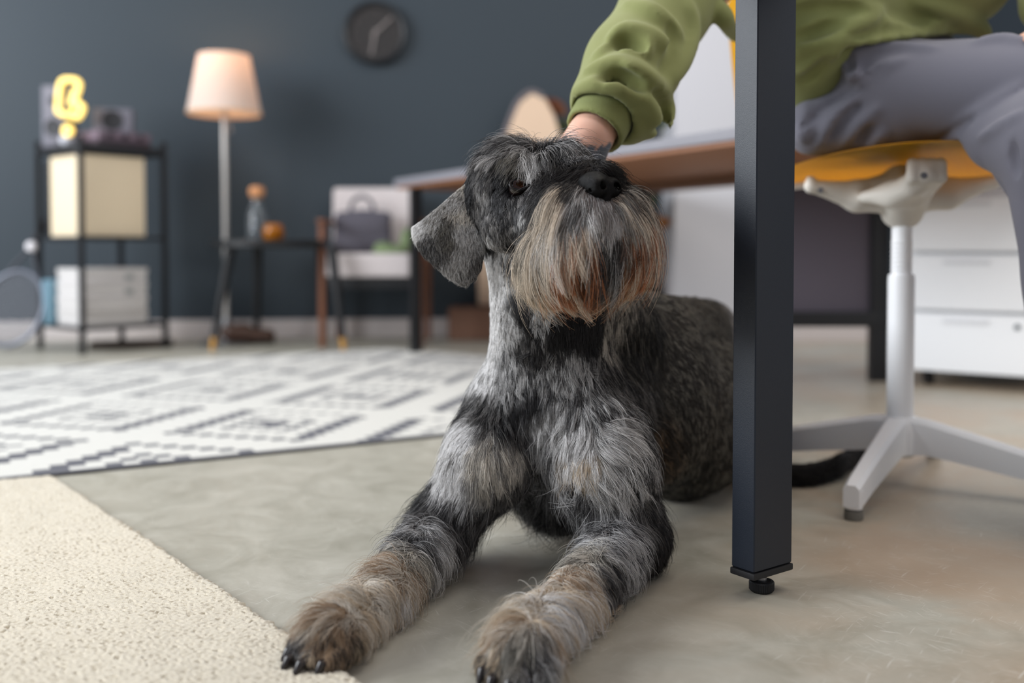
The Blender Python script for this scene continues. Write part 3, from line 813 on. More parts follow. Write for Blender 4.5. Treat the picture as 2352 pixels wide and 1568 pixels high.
# only what can be seen from the front half of the room needs full cover
R_ = scatter(V, F, dens, rng)
isb = np.zeros(len(R_), bool)
for c, r in BC: isb |= (((R_ - c) / (np.array(r) * 1.15)) ** 2).sum(1) < 1
RB, RC = R_[isb], R_[~isb]
print('coat strands', len(RC), 'beard', len(RB))
P, Rr, C = grow(dv, RC, 7, rng, clump=0.6, csize=20, loose=1.5, lens=1.12, hug=0.7)
strands('coat_fur', P, Rr, C, M_fur, DOG)
P, Rr, C = grow(dv, RB, 11, rng, clump=0.8, csize=70, droop=0.55, wave=0.05, rad=0.00027, lens=1.0, hug=0.5, loose=1.15, cjit=0.2, gaps=0.14)
bo = strands('beard', P, Rr, C, M_fur, DOG); bo['label'] = 'long tan and grey beard'

# eyes
for i, e in enumerate(EYES):
    sg = -1 if i == 0 else 1
    look = 0.62 * HF + 0.42 * sg * HL + 0.25 * HU + np.array([0, -0.25, 0.0]); look /= np.linalg.norm(look)
    c = e + 0.0015 * HF + sg * 0.0005 * HL
    a = look; R = 0.0125
    prof = [(0, -R)] + [(R * math.sin(t), -R * math.cos(t)) for t in np.linspace(0.15, math.pi - 0.62, 16)]
    eb = lathe('eye', c, prof + [(0, R * math.cos(0.62))], mat('dog_eye_dark', srgb(20, 12, 10), 0.1, spec=0.6), DOG, 28, a)
    iris = [(0, R * 0.86)] + [(0.0072 * f, R * (0.86 - 0.02 * f)) for f in (0.45, 0.7, 1.0)]
    lathe('iris', c, [(0.0036, R * 0.875), (0.0072, R * 0.835)], mat('dog_iris_brown', srgb(112, 52, 26), 0.25, spec=0.6), eb, 28, a)
    lathe('pupil', c, [(0, R * 0.885), (0.0036, R * 0.876)], mat('dog_pupil', (0.004, 0.004, 0.004), 0.1), eb, 24, a)
    co = [(0.0098 * math.cos(t), R * 0.72 + 0.0042 * math.sin(t)) for t in np.linspace(0, math.pi / 2, 9)]
    lathe('cornea', c, co, mat('dog_cornea', (1, 1, 1), 0.0, trans=1.0, ior=1.34), eb, 28, a)
    # lids: a dark rim around the opening
    s1 = np.cross(a, [0, 0, 1]); s1 /= np.linalg.norm(s1); s2 = np.cross(s1, a)
    ring = [c + a * (R * 0.78 + 0.0008 * math.cos(2 * t)) + s1 * 0.0108 * math.cos(t) + s2 * 0.0073 * math.sin(t) for t in np.linspace(0, 2 * math.pi, 33)]
    tube('eyelid', ring, 0.0020, mat('dog_lid', srgb(24, 20, 20), 0.45), DOG, 8)
# nose leather
nv = Vol(NOSE - 0.046, NOSE + 0.046, 0.0012)
def N_(x, y, z): return NOSE + 1.16 * (x * HF + y * HL + z * HU)
nv.ell(N_(-0.006, 0, 0.003), (0.0225, 0.027, 0.0205), R=HR, k=0.006)
nv.ell(N_(0.006, -0.010, 0.0), (0.0125, 0.0132, 0.0138), R=HR, k=0.006)
nv.ell(N_(0.006, 0.010, 0.0), (0.0125, 0.0132, 0.0138), R=HR, k=0.006)
nv.cap(N_(0.006, 0, -0.006), N_(0.0, 0, -0.022), 0.008, 0.006, k=0.006)
for sg in (-1, 1):
    nv.path([N_(0.018, sg * 0.0085, -0.001), N_(0.012, sg * 0.0115, -0.002), N_(0.005, sg * 0.0185, -0.0035)], [0.0048, 0.0042, 0.0022], k=0.003, op='cut')
nv.path([N_(0.019, 0, 0.004), N_(0.017, 0, -0.008), N_(0.009, 0, -0.024)], [0.0009, 0.0012, 0.0012], k=0.002, op='cut')
vol_obj('nose', nv, mat('dog_nose_leather', srgb(4, 4, 5), 0.30, spec=0.2, bump=0.5, bscale=1400), DOG)
# mouth line
ml = [W(1352, 552, 1.142), W(1368, 528, 1.140), W(1395, 520, 1.139), W(1425, 524, 1.142), W(1445, 545, 1.15)]

# claws
for pw in PAWS:
    for (t, d, s) in pw['toes']:
        p = [t + d * 0.008 + np.array([0, 0, 0.002]), t + d * 0.015 + np.array([0, 0, 0.001]), t + d * 0.021 + np.array([0, 0, -0.006]), t + d * 0.023 + np.array([0, 0, -0.012])]
        tube('claw', p, [0.0055, 0.0052, 0.0036, 0.0012], mat('dog_claw', srgb(34, 26, 24), 0.3, spec=0.6), DOG, 10)

# ears: folded flaps hanging from the sides of the skull
def ear(name, outl, Yc, mirror=False):
    """outl: outline in metres in the plane (x right, z up) around Yc; a curved plate with rounded rim"""
    O = np.array(outl)
    lo = np.array([O[:, 0].min() - .02, Yc - 0.05, O[:, 1].min() - .02]); hi = np.array([O[:, 0].max() + .02, Yc + 0.06, O[:, 1].max() + .02])
    ev = Vol(lo, hi, 0.0022)
    X = ev.ax[0][:, None] + 0 * ev.ax[2][None, :]; Z = ev.ax[2][None, :] + 0 * X
    d = np.full(X.shape, 1e9); inside = np.zeros(X.shape, bool)
    for i in range(len(O)):
        a, b = O[i], O[(i + 1) % len(O)]
        e = b - a; t = np.clip(((X - a[0]) * e[0] + (Z - a[1]) * e[1]) / (e @ e), 0, 1)
        d = np.minimum(d, np.hypot(X - a[0] - t * e[0], Z - a[1] - t * e[1]))
        c = (a[1] > Z) != (b[1] > Z)
        xx = (b[0] - a[0]) * (Z - a[1]) / (b[1] - a[1] + 1e-12) + a[0]
        inside ^= c & (X < xx)
    d = np.where(inside, -d, d) + 0.004
    cx, cz = O[:, 0].mean(), O[:, 1].mean()
    bend = -0.9 * (X - cx) ** 2 * 4 - 3.0 * (Z - cz) ** 2 + 0.10 * (X - cx)
    yy = ev.ax[1][None, :, None]
    dep = np.abs(yy - (Yc - bend)[:, None, :]) - 0.0012
    D = d[:, None, :]
    ev.d = (np.sqrt(np.maximum(D, 0) ** 2 + np.maximum(dep, 0) ** 2) + np.minimum(np.maximum(D, dep), 0) - 0.003).astype(np.float32)
    return ev
eY = 1.315
pts = [(1108, 392), (1085, 408), (1050, 436), (1005, 476), (968, 505), (946, 520), (943, 535), (952, 560), (972, 588), (1002, 615), (1030, 640), (1052, 654), (1070, 656), (1092, 640), (1104, 618), (1112, 580), (1116, 530), (1112, 480), (1108, 440)]
outl = [(W(x, y, eY)[0], W(x, y, eY)[2]) for x, y in pts]
EARG = [ # px, py, flow, len, colours
 (1085, 440, -.3, 1, 6, GM, CR, .7), (1050, 470, -.5, 1, 6, WG, GL, .7), (1000, 515, -.4, 1, 7, WG, GL, .6), (1020, 520, -.2, 1, 7, DB, WG, .5),
 (1030, 550, 0, 1, 7, DB, WG, .5), (955, 535, -.7, .6, 8, GL, WH, .8), (975, 555, 0, 1, 8, BK, GM, .4), (1000, 590, .3, 1, 8, GD, GM, .4),
 (1060, 540, .1, 1, 7, GM, GL, .75), (1095, 540, .1, 1, 7, GM, GL, .6), (1060, 600, 0, 1, 8, GM, GL, .5), (1030, 625, 0, 1, 9, GM, GL, .5),
 (1065, 640, 0, 1, 9, GD, GL, .45), (1095, 610, .1, 1, 9, GD, GM, .5), (1105, 460, .1, 1, 7, GM, GL, .6), (1060, 490, 0, 1, 6, GM, CR, .7)]
eg = np.array([W(g[0], g[1], eY) for g in EARG])
def ear_coat(P):
    d2 = ((P[:, None, [0, 2]] - eg[None][:, :, [0, 2]]) ** 2).sum(2) + 1e-6
    m = d2.min(1, keepdims=True); w = np.exp(-2.2 * (d2 / m - 1)); w /= w.sum(1, keepdims=True)
    f = np.array([[g[2], 0, -g[3]] for g in EARG], float)
    return [w @ f, w @ np.array([g[4] * 0.001 for g in EARG]), np.full(len(P), 0.28), w @ np.array([g[5] for g in EARG]), w @ np.array([g[6] for g in EARG]), w @ np.array([g[7] for g in EARG])]
ev = ear('ear', outl, eY)
Ve, Fe = ev.surface(1)
inf = ear_coat(Ve)
mee = npmesh('ear', Ve, Fe)
at = mee.color_attributes.new('coat', 'FLOAT_COLOR', 'POINT')
at.data.foreach_set('color', np.hstack([(inf[3] * .5 + inf[4] * .5) * 0.6, np.ones((len(Ve), 1))]).astype(np.float32).ravel())
eo = link('ear', mee, MATS['dog_skin'], DOG)
Re = scatter(Ve, Fe, np.full(len(Ve), 1.25e6), rng)
inf = ear_coat(Re + rng.standard_normal(Re.shape) * 0.003)
P, Rr, C = grow(ev, Re, 5, rng, tw=0.25, clump=0.35, csize=16, droop=0.1, wave=0.08, rad=0.00024, info=inf)
strands('ear_fur', P, Rr, C, M_fur, eo)
# the other ear, hanging behind the head on its left side
Q = H(-0.030, 0.066, -0.010)
outl2 = [(Q[0] + a, Q[2] + b) for a, b in ((-0.02, 0.035), (0.0, 0.04), (0.02, 0.02), (0.028, -0.02), (0.02, -0.05), (0.005, -0.06), (-0.015, -0.04), (-0.025, 0.0))]
ev2 = ear('ear', outl2, Q[1] + 0.012)
V2, F2 = ev2.surface(1)
me2 = npmesh('ear', V2, F2)
at = me2.color_attributes.new('coat', 'FLOAT_COLOR', 'POINT')
at.data.foreach_set('color', np.tile(np.array([*GD, 1.0]), (len(V2), 1)).astype(np.float32).ravel())
eo2 = link('ear', me2, MATS['dog_skin'], DOG)
Re = scatter(V2, F2, np.full(len(V2), 5e5), rng)
nn = len(Re)
inf = [np.tile([[0.1, 0, -1.0]], (nn, 1)), np.full(nn, 0.008), np.full(nn, .28), np.tile(GD, (nn, 1)), np.tile(GL, (nn, 1)), np.full(nn, .5)]
P, Rr, C = grow(ev2, Re, 5, rng, clump=0.35, csize=16, droop=0.1, wave=0.08, rad=0.00024, info=inf)
strands('ear_fur', P, Rr, C, M_fur, eo2)
# ------------------------------------------------------------------ furniture and small things
M_black = mat('black_powder_coat', srgb(22, 23, 26), 0.45, bump=0.1, bscale=900)
M_legpaint = mat('blue_black_powder_coat', srgb(24, 31, 42), 0.40, spec=0.5, bump=0.18, bscale=1400, var=0.05, vscale=30)
M_rubber = mat('black_rubber', srgb(24, 24, 26), 0.55)
M_steel = mat('brushed_steel', srgb(150, 150, 152), 0.35, metal=1.0)
M_whitep = mat('white_plastic', srgb(244, 245, 247), 0.38, bump=0.03, bscale=600)
M_greyp = mat('warm_white_cast_metal', srgb(222, 218, 210), 0.42)
M_yellow = mat('yellow_plastic', srgb(236, 184, 44), 0.4, var=0.04, vscale=6)
M_oak = mat('oak_wood', srgb(176, 112, 66), 0.5, var=0.18, vscale=14, stretch=(6, 6, 1), bump=0.1, bscale=60)
M_brown = mat('desk_underside_wood', srgb(150, 102, 72), 0.5, var=0.16, vscale=10, stretch=(1, 8, 8), bump=0.08, bscale=60)
M_greyedge = mat('grey_laminate', srgb(136, 135, 142), 0.5, var=0.05, vscale=20)

# --- table whose leg stands in front of the dog
al = math.radians(36.5)
D1 = np.array([math.cos(al), math.sin(al), 0]); D2 = np.array([math.sin(al), -math.cos(al), 0])
LC = np.array([0.3205, 1.266, 0])
T = thing('work_table', 'table with blue-black square steel leg on a screw foot, right beside the dog', 'table', LC)
def table_leg(c):
    lg = box('leg', c + np.array([0, 0, 0.4075]), (0.0745, 0.0370, 0.745), M_legpaint, T, rz=al, bev=0.0035, seg=3)
    box('end_cap', c + np.array([0, 0, 0.0300]), (0.0768, 0.0390, 0.0085), M_rubber, lg, rz=al, bev=0.002)
    lathe('foot_stem', c, [(0.0, 0.014), (0.0066, 0.014), (0.0066, 0.019), (0.0054, 0.020), (0.0052, 0.027), (0, 0.027)], M_steel, lg, 20)
    bm = bmesh.new(); n = 44
    rings = []
    for (r, z, kn) in ((0.0, 0.0, 0), (0.0125, 0.0, 0), (0.0150, 0.002, 1), (0.0160, 0.0035, 1), (0.0160, 0.0125, 1), (0.0152, 0.0140, 1), (0.0120, 0.0152, 0), (0.0, 0.0152, 0)):
        if r == 0: rings.append([bm.verts.new((c[0], c[1], z))]); continue
        rings.append([bm.verts.new((c[0] + (r - (0.0009 if kn and k % 2 else 0)) * math.cos(math.pi * k / n), c[1] + (r - (0.0009 if kn and k % 2 else 0)) * math.sin(math.pi * k / n), z)) for k in range(2 * n)])
    for A, B in zip(rings[:-1], rings[1:]):
        for k in range(2 * n):
            k2 = (k + 1) % (2 * n)
            if len(A) == 1: bm.faces.new((A[0], B[k2], B[k]))
            elif len(B) == 1: bm.faces.new((A[k], A[k2], B[0]))
            else: bm.faces.new((A[k], A[k2], B[k2], B[k]))
    bmobj('screw_foot', bm, M_rubber, lg, smooth=False)
for q in (0.0, D2 * 1.2, D2 * 1.2 - D1 * 0.5):
    table_leg(LC + q)
box('tabletop', LC + D2 * 0.62 - D1 * 0.24 + np.array([0, 0, 0.8125]), (0.60, 1.34, 0.025), M_oak, T, rz=al, bev=0.003)
box('rail', LC + D2 * 0.6 + np.array([0, 0, 0.785]), (0.03, 1.16, 0.03), M_legpaint, T, rz=al, bev=0.002)

# --- desk behind the dog: grey edge, wooden underside, black legs
ZT = 0.735
c1 = FL(905, 412, ZT); c2 = FL(1694, 291, ZT)
u = (c2 - c1); u[2] = 0; u /= np.linalg.norm(u); v = np.array([-u[1], u[0], 0])
ang = math.atan2(u[1], u[0])
Ld = np.linalg.norm(c2 - c1) + 0.13; Wd = 1.16
cen = c1 + u * Ld / 2 + v * Wd / 2
DK = thing('desk', 'long desk with grey edge and brown wooden underside behind the dog', 'desk', (cen[0], cen[1], 0))
box('tabletop', (cen[0], cen[1], ZT - 0.015), (Ld, Wd, 0.03), M_greyedge, DK, rz=ang, bev=0.002)
box('underside_panel', (cen[0], cen[1], ZT - 0.036), (Ld - 0.02, Wd - 0.02, 0.012), M_brown, DK, rz=ang, bev=0.001)
box('rail', (cen[0] + v[0] * 0.10, cen[1] + v[1] * 0.10, ZT - 0.060), (Ld - 0.1, 0.05, 0.035), mat('dark_brown_rail', srgb(112, 80, 60), 0.5), DK, rz=ang, bev=0.002)
lf0 = FL(955, 812)
for p in (lf0, c1 + u * 0.07 + v * (Wd - 0.06)):
    box('leg', (p[0], p[1], (ZT - 0.042) / 2), (0.04, 0.04, ZT - 0.042), M_black, DK, rz=ang, bev=0.002)
p = c1 + u * (Ld - 0.03) + v * (0.03)
box('leg', (p[0], p[1], (ZT - 0.042) / 2), (0.04, 0.04, ZT - 0.042), M_black, DK, rz=ang, bev=0.002)

# --- small black round table
st = FL(637, 790); tcx = (st[0], 4.42)
ST = thing('side_table', 'small round black side table with brass foot tips beside the floor lamp', 'table', (tcx[0], tcx[1], 0))
zt = 0.472
lathe('tabletop', (tcx[0], tcx[1], zt - 0.024), [(0, -0.006), (0.235, -0.006), (0.252, 0.0), (0.252, 0.024), (0.246, 0.028), (0.244, 0.020), (0, 0.020)], M_black, ST, 48)
M_brass = mat('brass_tip', srgb(212, 160, 84), 0.35, metal=0.7)
for (tx, ty, bx, by) in ((530, 4.32, 487, 4.30), (762, 4.32, 790, 4.28), (592, 4.58, 590, 4.66), (735, 4.56, 745, 4.64)):
    a = W(tx, 560, ty); a[2] = zt - 0.024; b = W(bx, 790, by); b[2] = 0.0
    m_ = a + (b - a) * 0.88
    lg = tube('leg', [a, m_], [0.023, 0.015], M_black, ST, 14)
    tube('foot_tip', [m_, b + np.array([0, 0, 0.0015])], [0.0142, 0.011], M_brass, lg, 14)
# bottle
b0 = W(591, 545, 4.45); b0[2] = zt - 0.004
BT = thing('bottle', 'clear glass bottle with round cork stopper on the small black table', 'bottle', b0)
M_glass = mat('clear_glass', (0.80, 0.86, 0.90), 0.03, trans=0.92, ior=1.3)
lathe('glass_body', b0, [(0, 0), (0.038, 0), (0.043, 0.006), (0.043, 0.115), (0.034, 0.145), (0.024, 0.165), (0.023, 0.195), (0.019, 0.195), (0.020, 0.165), (0.030, 0.143), (0.039, 0.113), (0.039, 0.009), (0, 0.007)], M_glass, BT, 32)
lathe('water', b0, [(0, 0.0085), (0.037, 0.011), (0.037, 0.07), (0, 0.07)], mat('water', (0.9, 0.95, 0.97), 0.0, trans=1.0, ior=1.33), BT, 28)
lathe('cork_stopper', b0, [(0, 0.180), (0.0185, 0.180), (0.019, 0.196), (0.026, 0.200), (0.034, 0.216), (0.034, 0.232), (0.026, 0.246), (0, 0.250)], mat('cork', srgb(198, 140, 96), 0.8, var=0.15, vscale=90), BT, 24)
g0 = W(628, 545, 4.36); g0[2] = zt - 0.004
AG = thing('candle_glass', 'small round amber glass candle holder beside the bottle', 'candle holder', g0)
lathe('glass_bowl', g0, [(0, 0), (0.028, 0), (0.042, 0.015), (0.046, 0.040), (0.040, 0.066), (0.034, 0.078), (0.031, 0.078), (0.037, 0.064), (0.042, 0.040), (0.038, 0.017), (0, 0.006)], mat('amber_glass', srgb(226, 140, 22), 0.06, trans=0.65, ior=1.35), AG, 32)
lathe('candle', g0, [(0, 0.0075), (0.024, 0.0085), (0.026, 0.034), (0.003, 0.032), (0, 0.042)], mat('orange_wax', srgb(206, 120, 40), 0.5), AG, 24)

# --- floor lamp
lb = W(520, 800, 4.55); lb = np.array([lb[0], 4.55, 0])
def lz(py, Y=4.55): return W(520, py, Y)[2]
LM = thing('floor_lamp', 'tall floor lamp with a lit cream fabric shade and thin metal pole', 'lamp', lb)
lathe('base', lb, [(0, 0), (0.115, 0), (0.118, 0.006), (0.112, 0.014), (0.02, 0.020), (0.016, 0.05), (0, 0.05)], M_steel, LM, 40)
tube('pole', [lb + np.array([0, 0, 0.018]), lb + np.array([0, 0, lz(150)])], 0.0125, mat('satin_nickel', srgb(186, 182, 178), 0.42, metal=0.6), LM, 16)
lathe('pole_joint', lb + np.array([0, 0, lz(745)]), [(0, -0.03), (0.016, -0.03), (0.022, 0), (0.016, 0.03), (0, 0.03)], M_steel, LM, 20)
r0, r1 = 83 / FPX * 4.55, 57 / FPX * 4.55
zb, zs = lz(261), lz(128)
M_shade = bpy.data.materials.new('lamp_shade_fabric'); M_shade.use_nodes = True
nt = M_shade.node_tree; nt.nodes.remove(nt.nodes['Principled BSDF'])
df = nt.nodes.new('ShaderNodeBsdfDiffuse'); df.inputs[0].default_value = (*srgb(236, 222, 212), 1)
tr = nt.nodes.new('ShaderNodeBsdfTranslucent'); tr.inputs[0].default_value = (*srgb(232, 216, 202), 1)
mxs = nt.nodes.new('ShaderNodeMixShader'); mxs.inputs[0].default_value = 0.35
nt.links.new(df.outputs[0], mxs.inputs[1]); nt.links.new(tr.outputs[0], mxs.inputs[2])
nt.links.new(mxs.outputs[0], nt.nodes['Material Output'].inputs[0])
lathe('lamp_shade', lb, [(r0, zb), (r1, zs), (r1 - 0.003, zs), (r0 - 0.003, zb), (r0, zb)], M_shade, LM, 48)
tube('shade_ring', [lb + np.array([(r0 - 0.001) * math.cos(t), (r0 - 0.001) * math.sin(t), zb]) for t in np.linspace(0, 2 * math.pi, 49)], 0.003, mat('shade_trim', srgb(230, 190, 150), 0.7), LM, 8)
bc = lb + np.array([0, 0, (zb + zs) / 2])
lathe('bulb', bc, [(0, -0.03), (0.012, -0.03), (0.014, -0.01), (0.03, 0.02), (0.03, 0.035), (0.018, 0.055), (0, 0.06)], mat('warm_bulb', (1, .8, .5), 0.4, emit=(1.0, 0.62, 0.28), estr=4.0), LM, 24)
for t in (0, 2.1, 4.2):
    tube('shade_spoke', [bc + np.array([0, 0, 0.085]), bc + np.array([(r1 + .006) * math.cos(t), (r1 + .006) * math.sin(t), 0.085])], 0.0018, M_steel, LM, 6)
pc = [lb + np.array([0.03, -0.02, lz(262)]), lb + np.array([0.036, -0.024, lz(300)])]
sw = tube('pull_cord', pc, 0.0012, M_steel, LM, 6)
lathe('pull_knob', pc[1], [(0, -0.012), (0.006, -0.010), (0.008, 0), (0.004, 0.008), (0, 0.01)], M_steel, sw, 14)
pl = bpy.data.lights.new('lamp_bulb_light', 'POINT'); pl.energy = 2.6; pl.color = (1.0, 0.66, 0.38); pl.shadow_soft_size = 0.035
plo = bpy.data.objects.new('lamp_bulb_light', pl); COL.objects.link(plo); plo.parent = LM; plo.location = (0, 0, (zb + zs) / 2 + 0.10)

# --- armchair
AC = thing('armchair', 'armchair with pale grey cushions and orange-brown wooden legs beside the small table', 'armchair', (W(850, 700, 4.6)[0], 4.6, 0))
M_cush = mat('pale_grey_upholstery', srgb(205, 196, 195), 0.9, bump=0.3, bscale=500, sheen=0.2)
M_wood2 = mat('walnut_orange_wood', srgb(116, 72, 48), 0.45, var=0.15, vscale=20, stretch=(8, 8, 1))
def X(px, Y): return (px - 1176) / FPX * Y
box('seat_cushion', ((X(758, 4.5) + X(948, 4.5)) / 2, 4.62, 0.365), (X(948, 4.5) - X(758, 4.5), 0.46, 0.105), M_cush, AC, bev=0.022, seg=4)
box('back_cushion', ((X(760, 4.75) + X(950, 4.75)) / 2, 4.83, 0.57), (X(950, 4.75) - X(760, 4.75), 0.09, 0.32), M_cush, AC, bev=0.028, seg=4, rot=Matrix.Rotation(math.radians(-8), 3, 'X'))
xl, xr = X(740, 4.42), X(966, 4.42)
for xx in (xl, xr):
    box('leg', (xx, 4.42, 0.275), (0.026, 0.045, 0.55), M_wood2, AC, bev=0.006)
    box('leg', (xx, 4.84, 0.20), (0.026, 0.04, 0.40), M_wood2, AC, bev=0.006)
    box('armrest', (xx, 4.63, 0.560), (0.034, 0.50, 0.020), M_wood2, AC, bev=0.008)
box('seat_rail', ((xl + xr) / 2, 4.42, 0.285), (xr - xl - 0.03, 0.02, 0.045), M_black, AC, bev=0.003)
box('back_frame', ((xl + xr) / 2, 4.86, 0.40), (xr - xl, 0.025, 0.05), M_wood2, AC, bev=0.003)
# bag on the chair
gv = Vol((X(740, 4.6) - .05, 4.48, 0.40), (X(920, 4.6) + .05, 4.78, 0.72), 0.006)
bx0, bx1 = X(762, 4.6), X(893, 4.6)
gv.cap((bx0 + .03, 4.68, .455), (bx1 - .03, 4.68, .455), 0.042, k=0.03); gv.cap((bx0 + .03, 4.70, .58), (bx1 - .03, 4.70, .58), 0.034, k=0.03)
gv.ell(((bx0 + bx1) / 2, 4.69, .52), ((bx1 - bx0) / 2 + .004, .045, .10), k=0.03)
Vb, Fb = gv.surface(1)
BG = thing('bag', 'soft dark grey handbag standing on the seat of the armchair', 'bag', ((bx0 + bx1) / 2, 4.68, 0.418))
M_bag = mat('grey_felt', srgb(86, 83, 92), 0.9, bump=0.3, bscale=400)
link('bag_body', npmesh('bag_body', Vb, Fb), M_bag, BG)
bcx = X(825, 4.6)
tube('handle', spline([(bcx - .055, 4.69, .60), (bcx - .045, 4.69, .655), (bcx, 4.69, .685), (bcx + .045, 4.69, .655), (bcx + .055, 4.69, .60)], 20), 0.009, M_bag, BG, 10)
# green cloth on the chair
tv = Vol((X(850, 4.5) - .03, 4.38, .40), (X(960, 4.5) + .05, 4.72, .60), 0.006)
tv.ell((X(905, 4.5), 4.50, .425), (.095, .07, .032), k=.02); tv.ell((X(935, 4.5), 4.55, .470), (.035, .06, .065), k=.03); tv.ell((X(880, 4.5), 4.52, .440), (.045, .05, .03), k=.02)
Vt, Ft = tv.surface(1)
to = link('folded_cloth', npmesh('folded_cloth', Vt, Ft), mat('olive_cloth', srgb(118, 134, 96), 0.9, var=0.35, vscale=18, bump=0.4, bscale=120), None, loc=(X(905, 4.5), 4.5, .418))
tag(to, 'crumpled olive green cloth lying beside the grey bag on the armchair', 'cloth')

# --- black metal rack on the left
RN = np.array([-1.773, 4.10, 0]); a5 = math.radians(50)
ra = np.array([math.cos(a5), math.sin(a5), 0]); rb = np.array([-math.sin(a5), math.cos(a5), 0])
s_ = 0.377; rc = RN + (ra + rb) * s_ / 2
RK = thing('metal_rack', 'black square metal rack with three shelves against the blue wall', 'shelf', rc)
for q in (RN, RN + ra * s_, RN + rb * s_, RN + (ra + rb) * s_):
    box('post', (q[0], q[1], 0.452), (0.020, 0.020, 0.904), M_black, RK, rz=a5, bev=0.001)
for z, t_ in ((0.8575, 0.035), (0.482, 0.014), (0.105, 0.014)):
    sh_ = box('shelf', (rc[0], rc[1], z), (s_ + 0.01, s_ + 0.01, t_), M_black, RK, rz=a5, bev=0.001)
def rackbox(name, label, cat, da, db, wa_, wb_, z0, z1, m, group=None, bev=0.004):
    """a box whose near corner sits da, db in from the near post"""
    c = RN + ra * (da + wa_ / 2) + rb * (db + wb_ / 2)
    o = box(name, (c[0], c[1], (z0 + z1) / 2), (wa_, wb_, z1 - z0), m, None, rz=a5, bev=bev, loc=(c[0], c[1], z0))
    return tag(o, label, cat, group)
rackbox('storage_box', 'large cream storage box on the middle shelf of the metal rack', 'box', 0.018, 0.018, 0.278, 0.285, 0.490, 0.832, mat('cream_card', srgb(228, 210, 180), 0.7, bump=0.05, bscale=200), bev=0.006)
rackbox('binder', 'black binder standing between the cream box and the left post of the rack', 'binder', 0.02, 0.312, 0.26, 0.055, 0.490, 0.815, mat('black_card', srgb(26, 28, 32), 0.6), bev=0.003)
M_wcard = mat('white_grey_card', srgb(200, 196, 194), 0.75, var=0.04, vscale=30, bump=0.15, bscale=120)
pos_words = ('lowest', 'second lowest', 'second highest', 'topmost')
for i in range(4):
    j = (0.0, 0.012, 0.004, -0.01)[i]
    z0 = 0.113 + i * 0.0605
    c = RN + ra * (0.02 + 0.285 / 2 - j * 0.6) + rb * (0.02 + 0.22 / 2 + 0.01 - j)
    B_ = thing('file_box', 'flat pale grey file box, %s of the stack on the bottom shelf' % pos_words[i], 'box', (c[0], c[1], z0), 'stacked pale file boxes')
    box('box_body', (c[0], c[1], z0 + 0.0195), (0.280, 0.235, 0.039), M_wcard, B_, rz=a5, bev=0.002)
    box('lid', (c[0], c[1], z0 + 0.0492), (0.286, 0.241, 0.021), M_wcard, B_, rz=a5, bev=0.002)
    if i >= 2:
        q = RN + ra * (0.22 - j * 0.6) + rb * (0.02 + 0.01 - j - 0.011)
        box('label_plate', (q[0], q[1], z0 + 0.022), (0.034, 0.003, 0.020), mat('grey_label', srgb(140, 146, 146), 0.6), B_, rz=a5, bev=0.0005)
bq = RN + rb * 0.312 + ra * 0.030
BL = thing('canister', 'light blue cylindrical canister left of the pale boxes on the rack', 'canister', (bq[0], bq[1], 0.1125))
M_blue = mat('light_blue_enamel', srgb(104, 136, 152), 0.45)
lathe('canister_body', (bq[0], bq[1], 0.1125), [(0, 0), (0.042, 0), (0.044, 0.004), (0.044, 0.165), (0, 0.165)], M_blue, BL, 28)
lathe('lid', (bq[0], bq[1], 0.1125), [(0, 0.1655), (0.046, 0.1655), (0.046, 0.184), (0.040, 0.192), (0, 0.194)], M_blue, BL, 28)
# things on top of the rack
zt2 = 0.8755
M_spk = mat('grey_speaker_cabinet', srgb(110, 108, 118), 0.6); M_cone = mat('speaker_cone', srgb(34, 34, 38), 0.6)
def speaker(label, c, w_, d_, h_, rz, lowhigh=True):
    S = thing('speaker', label, 'speaker', c)
    box('cabinet', c + np.array([0, 0, h_ / 2]), (w_, d_, h_), M_spk, S, rz=rz, bev=0.004)
    f = np.array([math.sin(rz), -math.cos(rz), 0])
    for zz, rr in (((h_ * 0.32, w_ * 0.36), (h_ * 0.75, w_ * 0.17)) if lowhigh else ((h_ * 0.5, w_ * 0.27),)):
        lathe('driver', c + f * (d_ / 2 - 0.001) + np.array([0, 0, zz]), [(0, 0.002), (rr * 0.3, 0.004), (rr * 0.85, -0.004 + 0.008), (rr, 0.005), (rr, 0)], M_cone, S, 28, f)
    return S
sp = RN + rb * 0.315 + ra * 0.07
speaker('upright grey loudspeaker at the left corner on top of the rack', np.array([sp[0], sp[1], zt2]), 0.105, 0.10, 0.265, -0.15)
rq = RN + ra * 0.225 + rb * 0.15
M_rec = mat('mauve_grey_metal', srgb(112, 96, 108), 0.5)
RC_ = thing('stereo_receiver', 'low mauve-grey stereo receiver lying on top of the rack', 'receiver', (rq[0], rq[1], zt2))
box('receiver_case', (rq[0], rq[1], zt2 + 0.045), (0.24, 0.20, 0.040), M_rec, RC_, rz=a5, bev=0.004)
box('receiver_base', (rq[0], rq[1], zt2 + 0.012), (0.24, 0.20, 0.024), mat('dark_mauve', srgb(62, 50, 58), 0.5), RC_, rz=a5, bev=0.002)
for t in (-0.07, 0.0, 0.07):
    kq = rq + ra * t - rb * 0.10
    lathe('knob', (kq[0], kq[1], zt2 + 0.045), [(0, 0.010), (0.010, 0.010), (0.011, 0)], M_black, RC_, 18, -rb)
s2p = RN + ra * 0.235 + rb * 0.16
speaker('small dark grey speaker lying on top of the stereo receiver', np.array([s2p[0], s2p[1], zt2 + 0.0655]), 0.16, 0.11, 0.105, 0.25, False)
wq = RN + rb * 0.16 + ra * 0.025
ob = lathe('ceramic_dish', (wq[0], wq[1], zt2), [(0, 0), (0.02, 0), (0.030, 0.02), (0.028, 0.034), (0.024, 0.034), (0.025, 0.02), (0, 0.006)], mat('white_glaze', srgb(206, 206, 214), 0.3), None, 24, loc=(wq[0], wq[1], zt2))
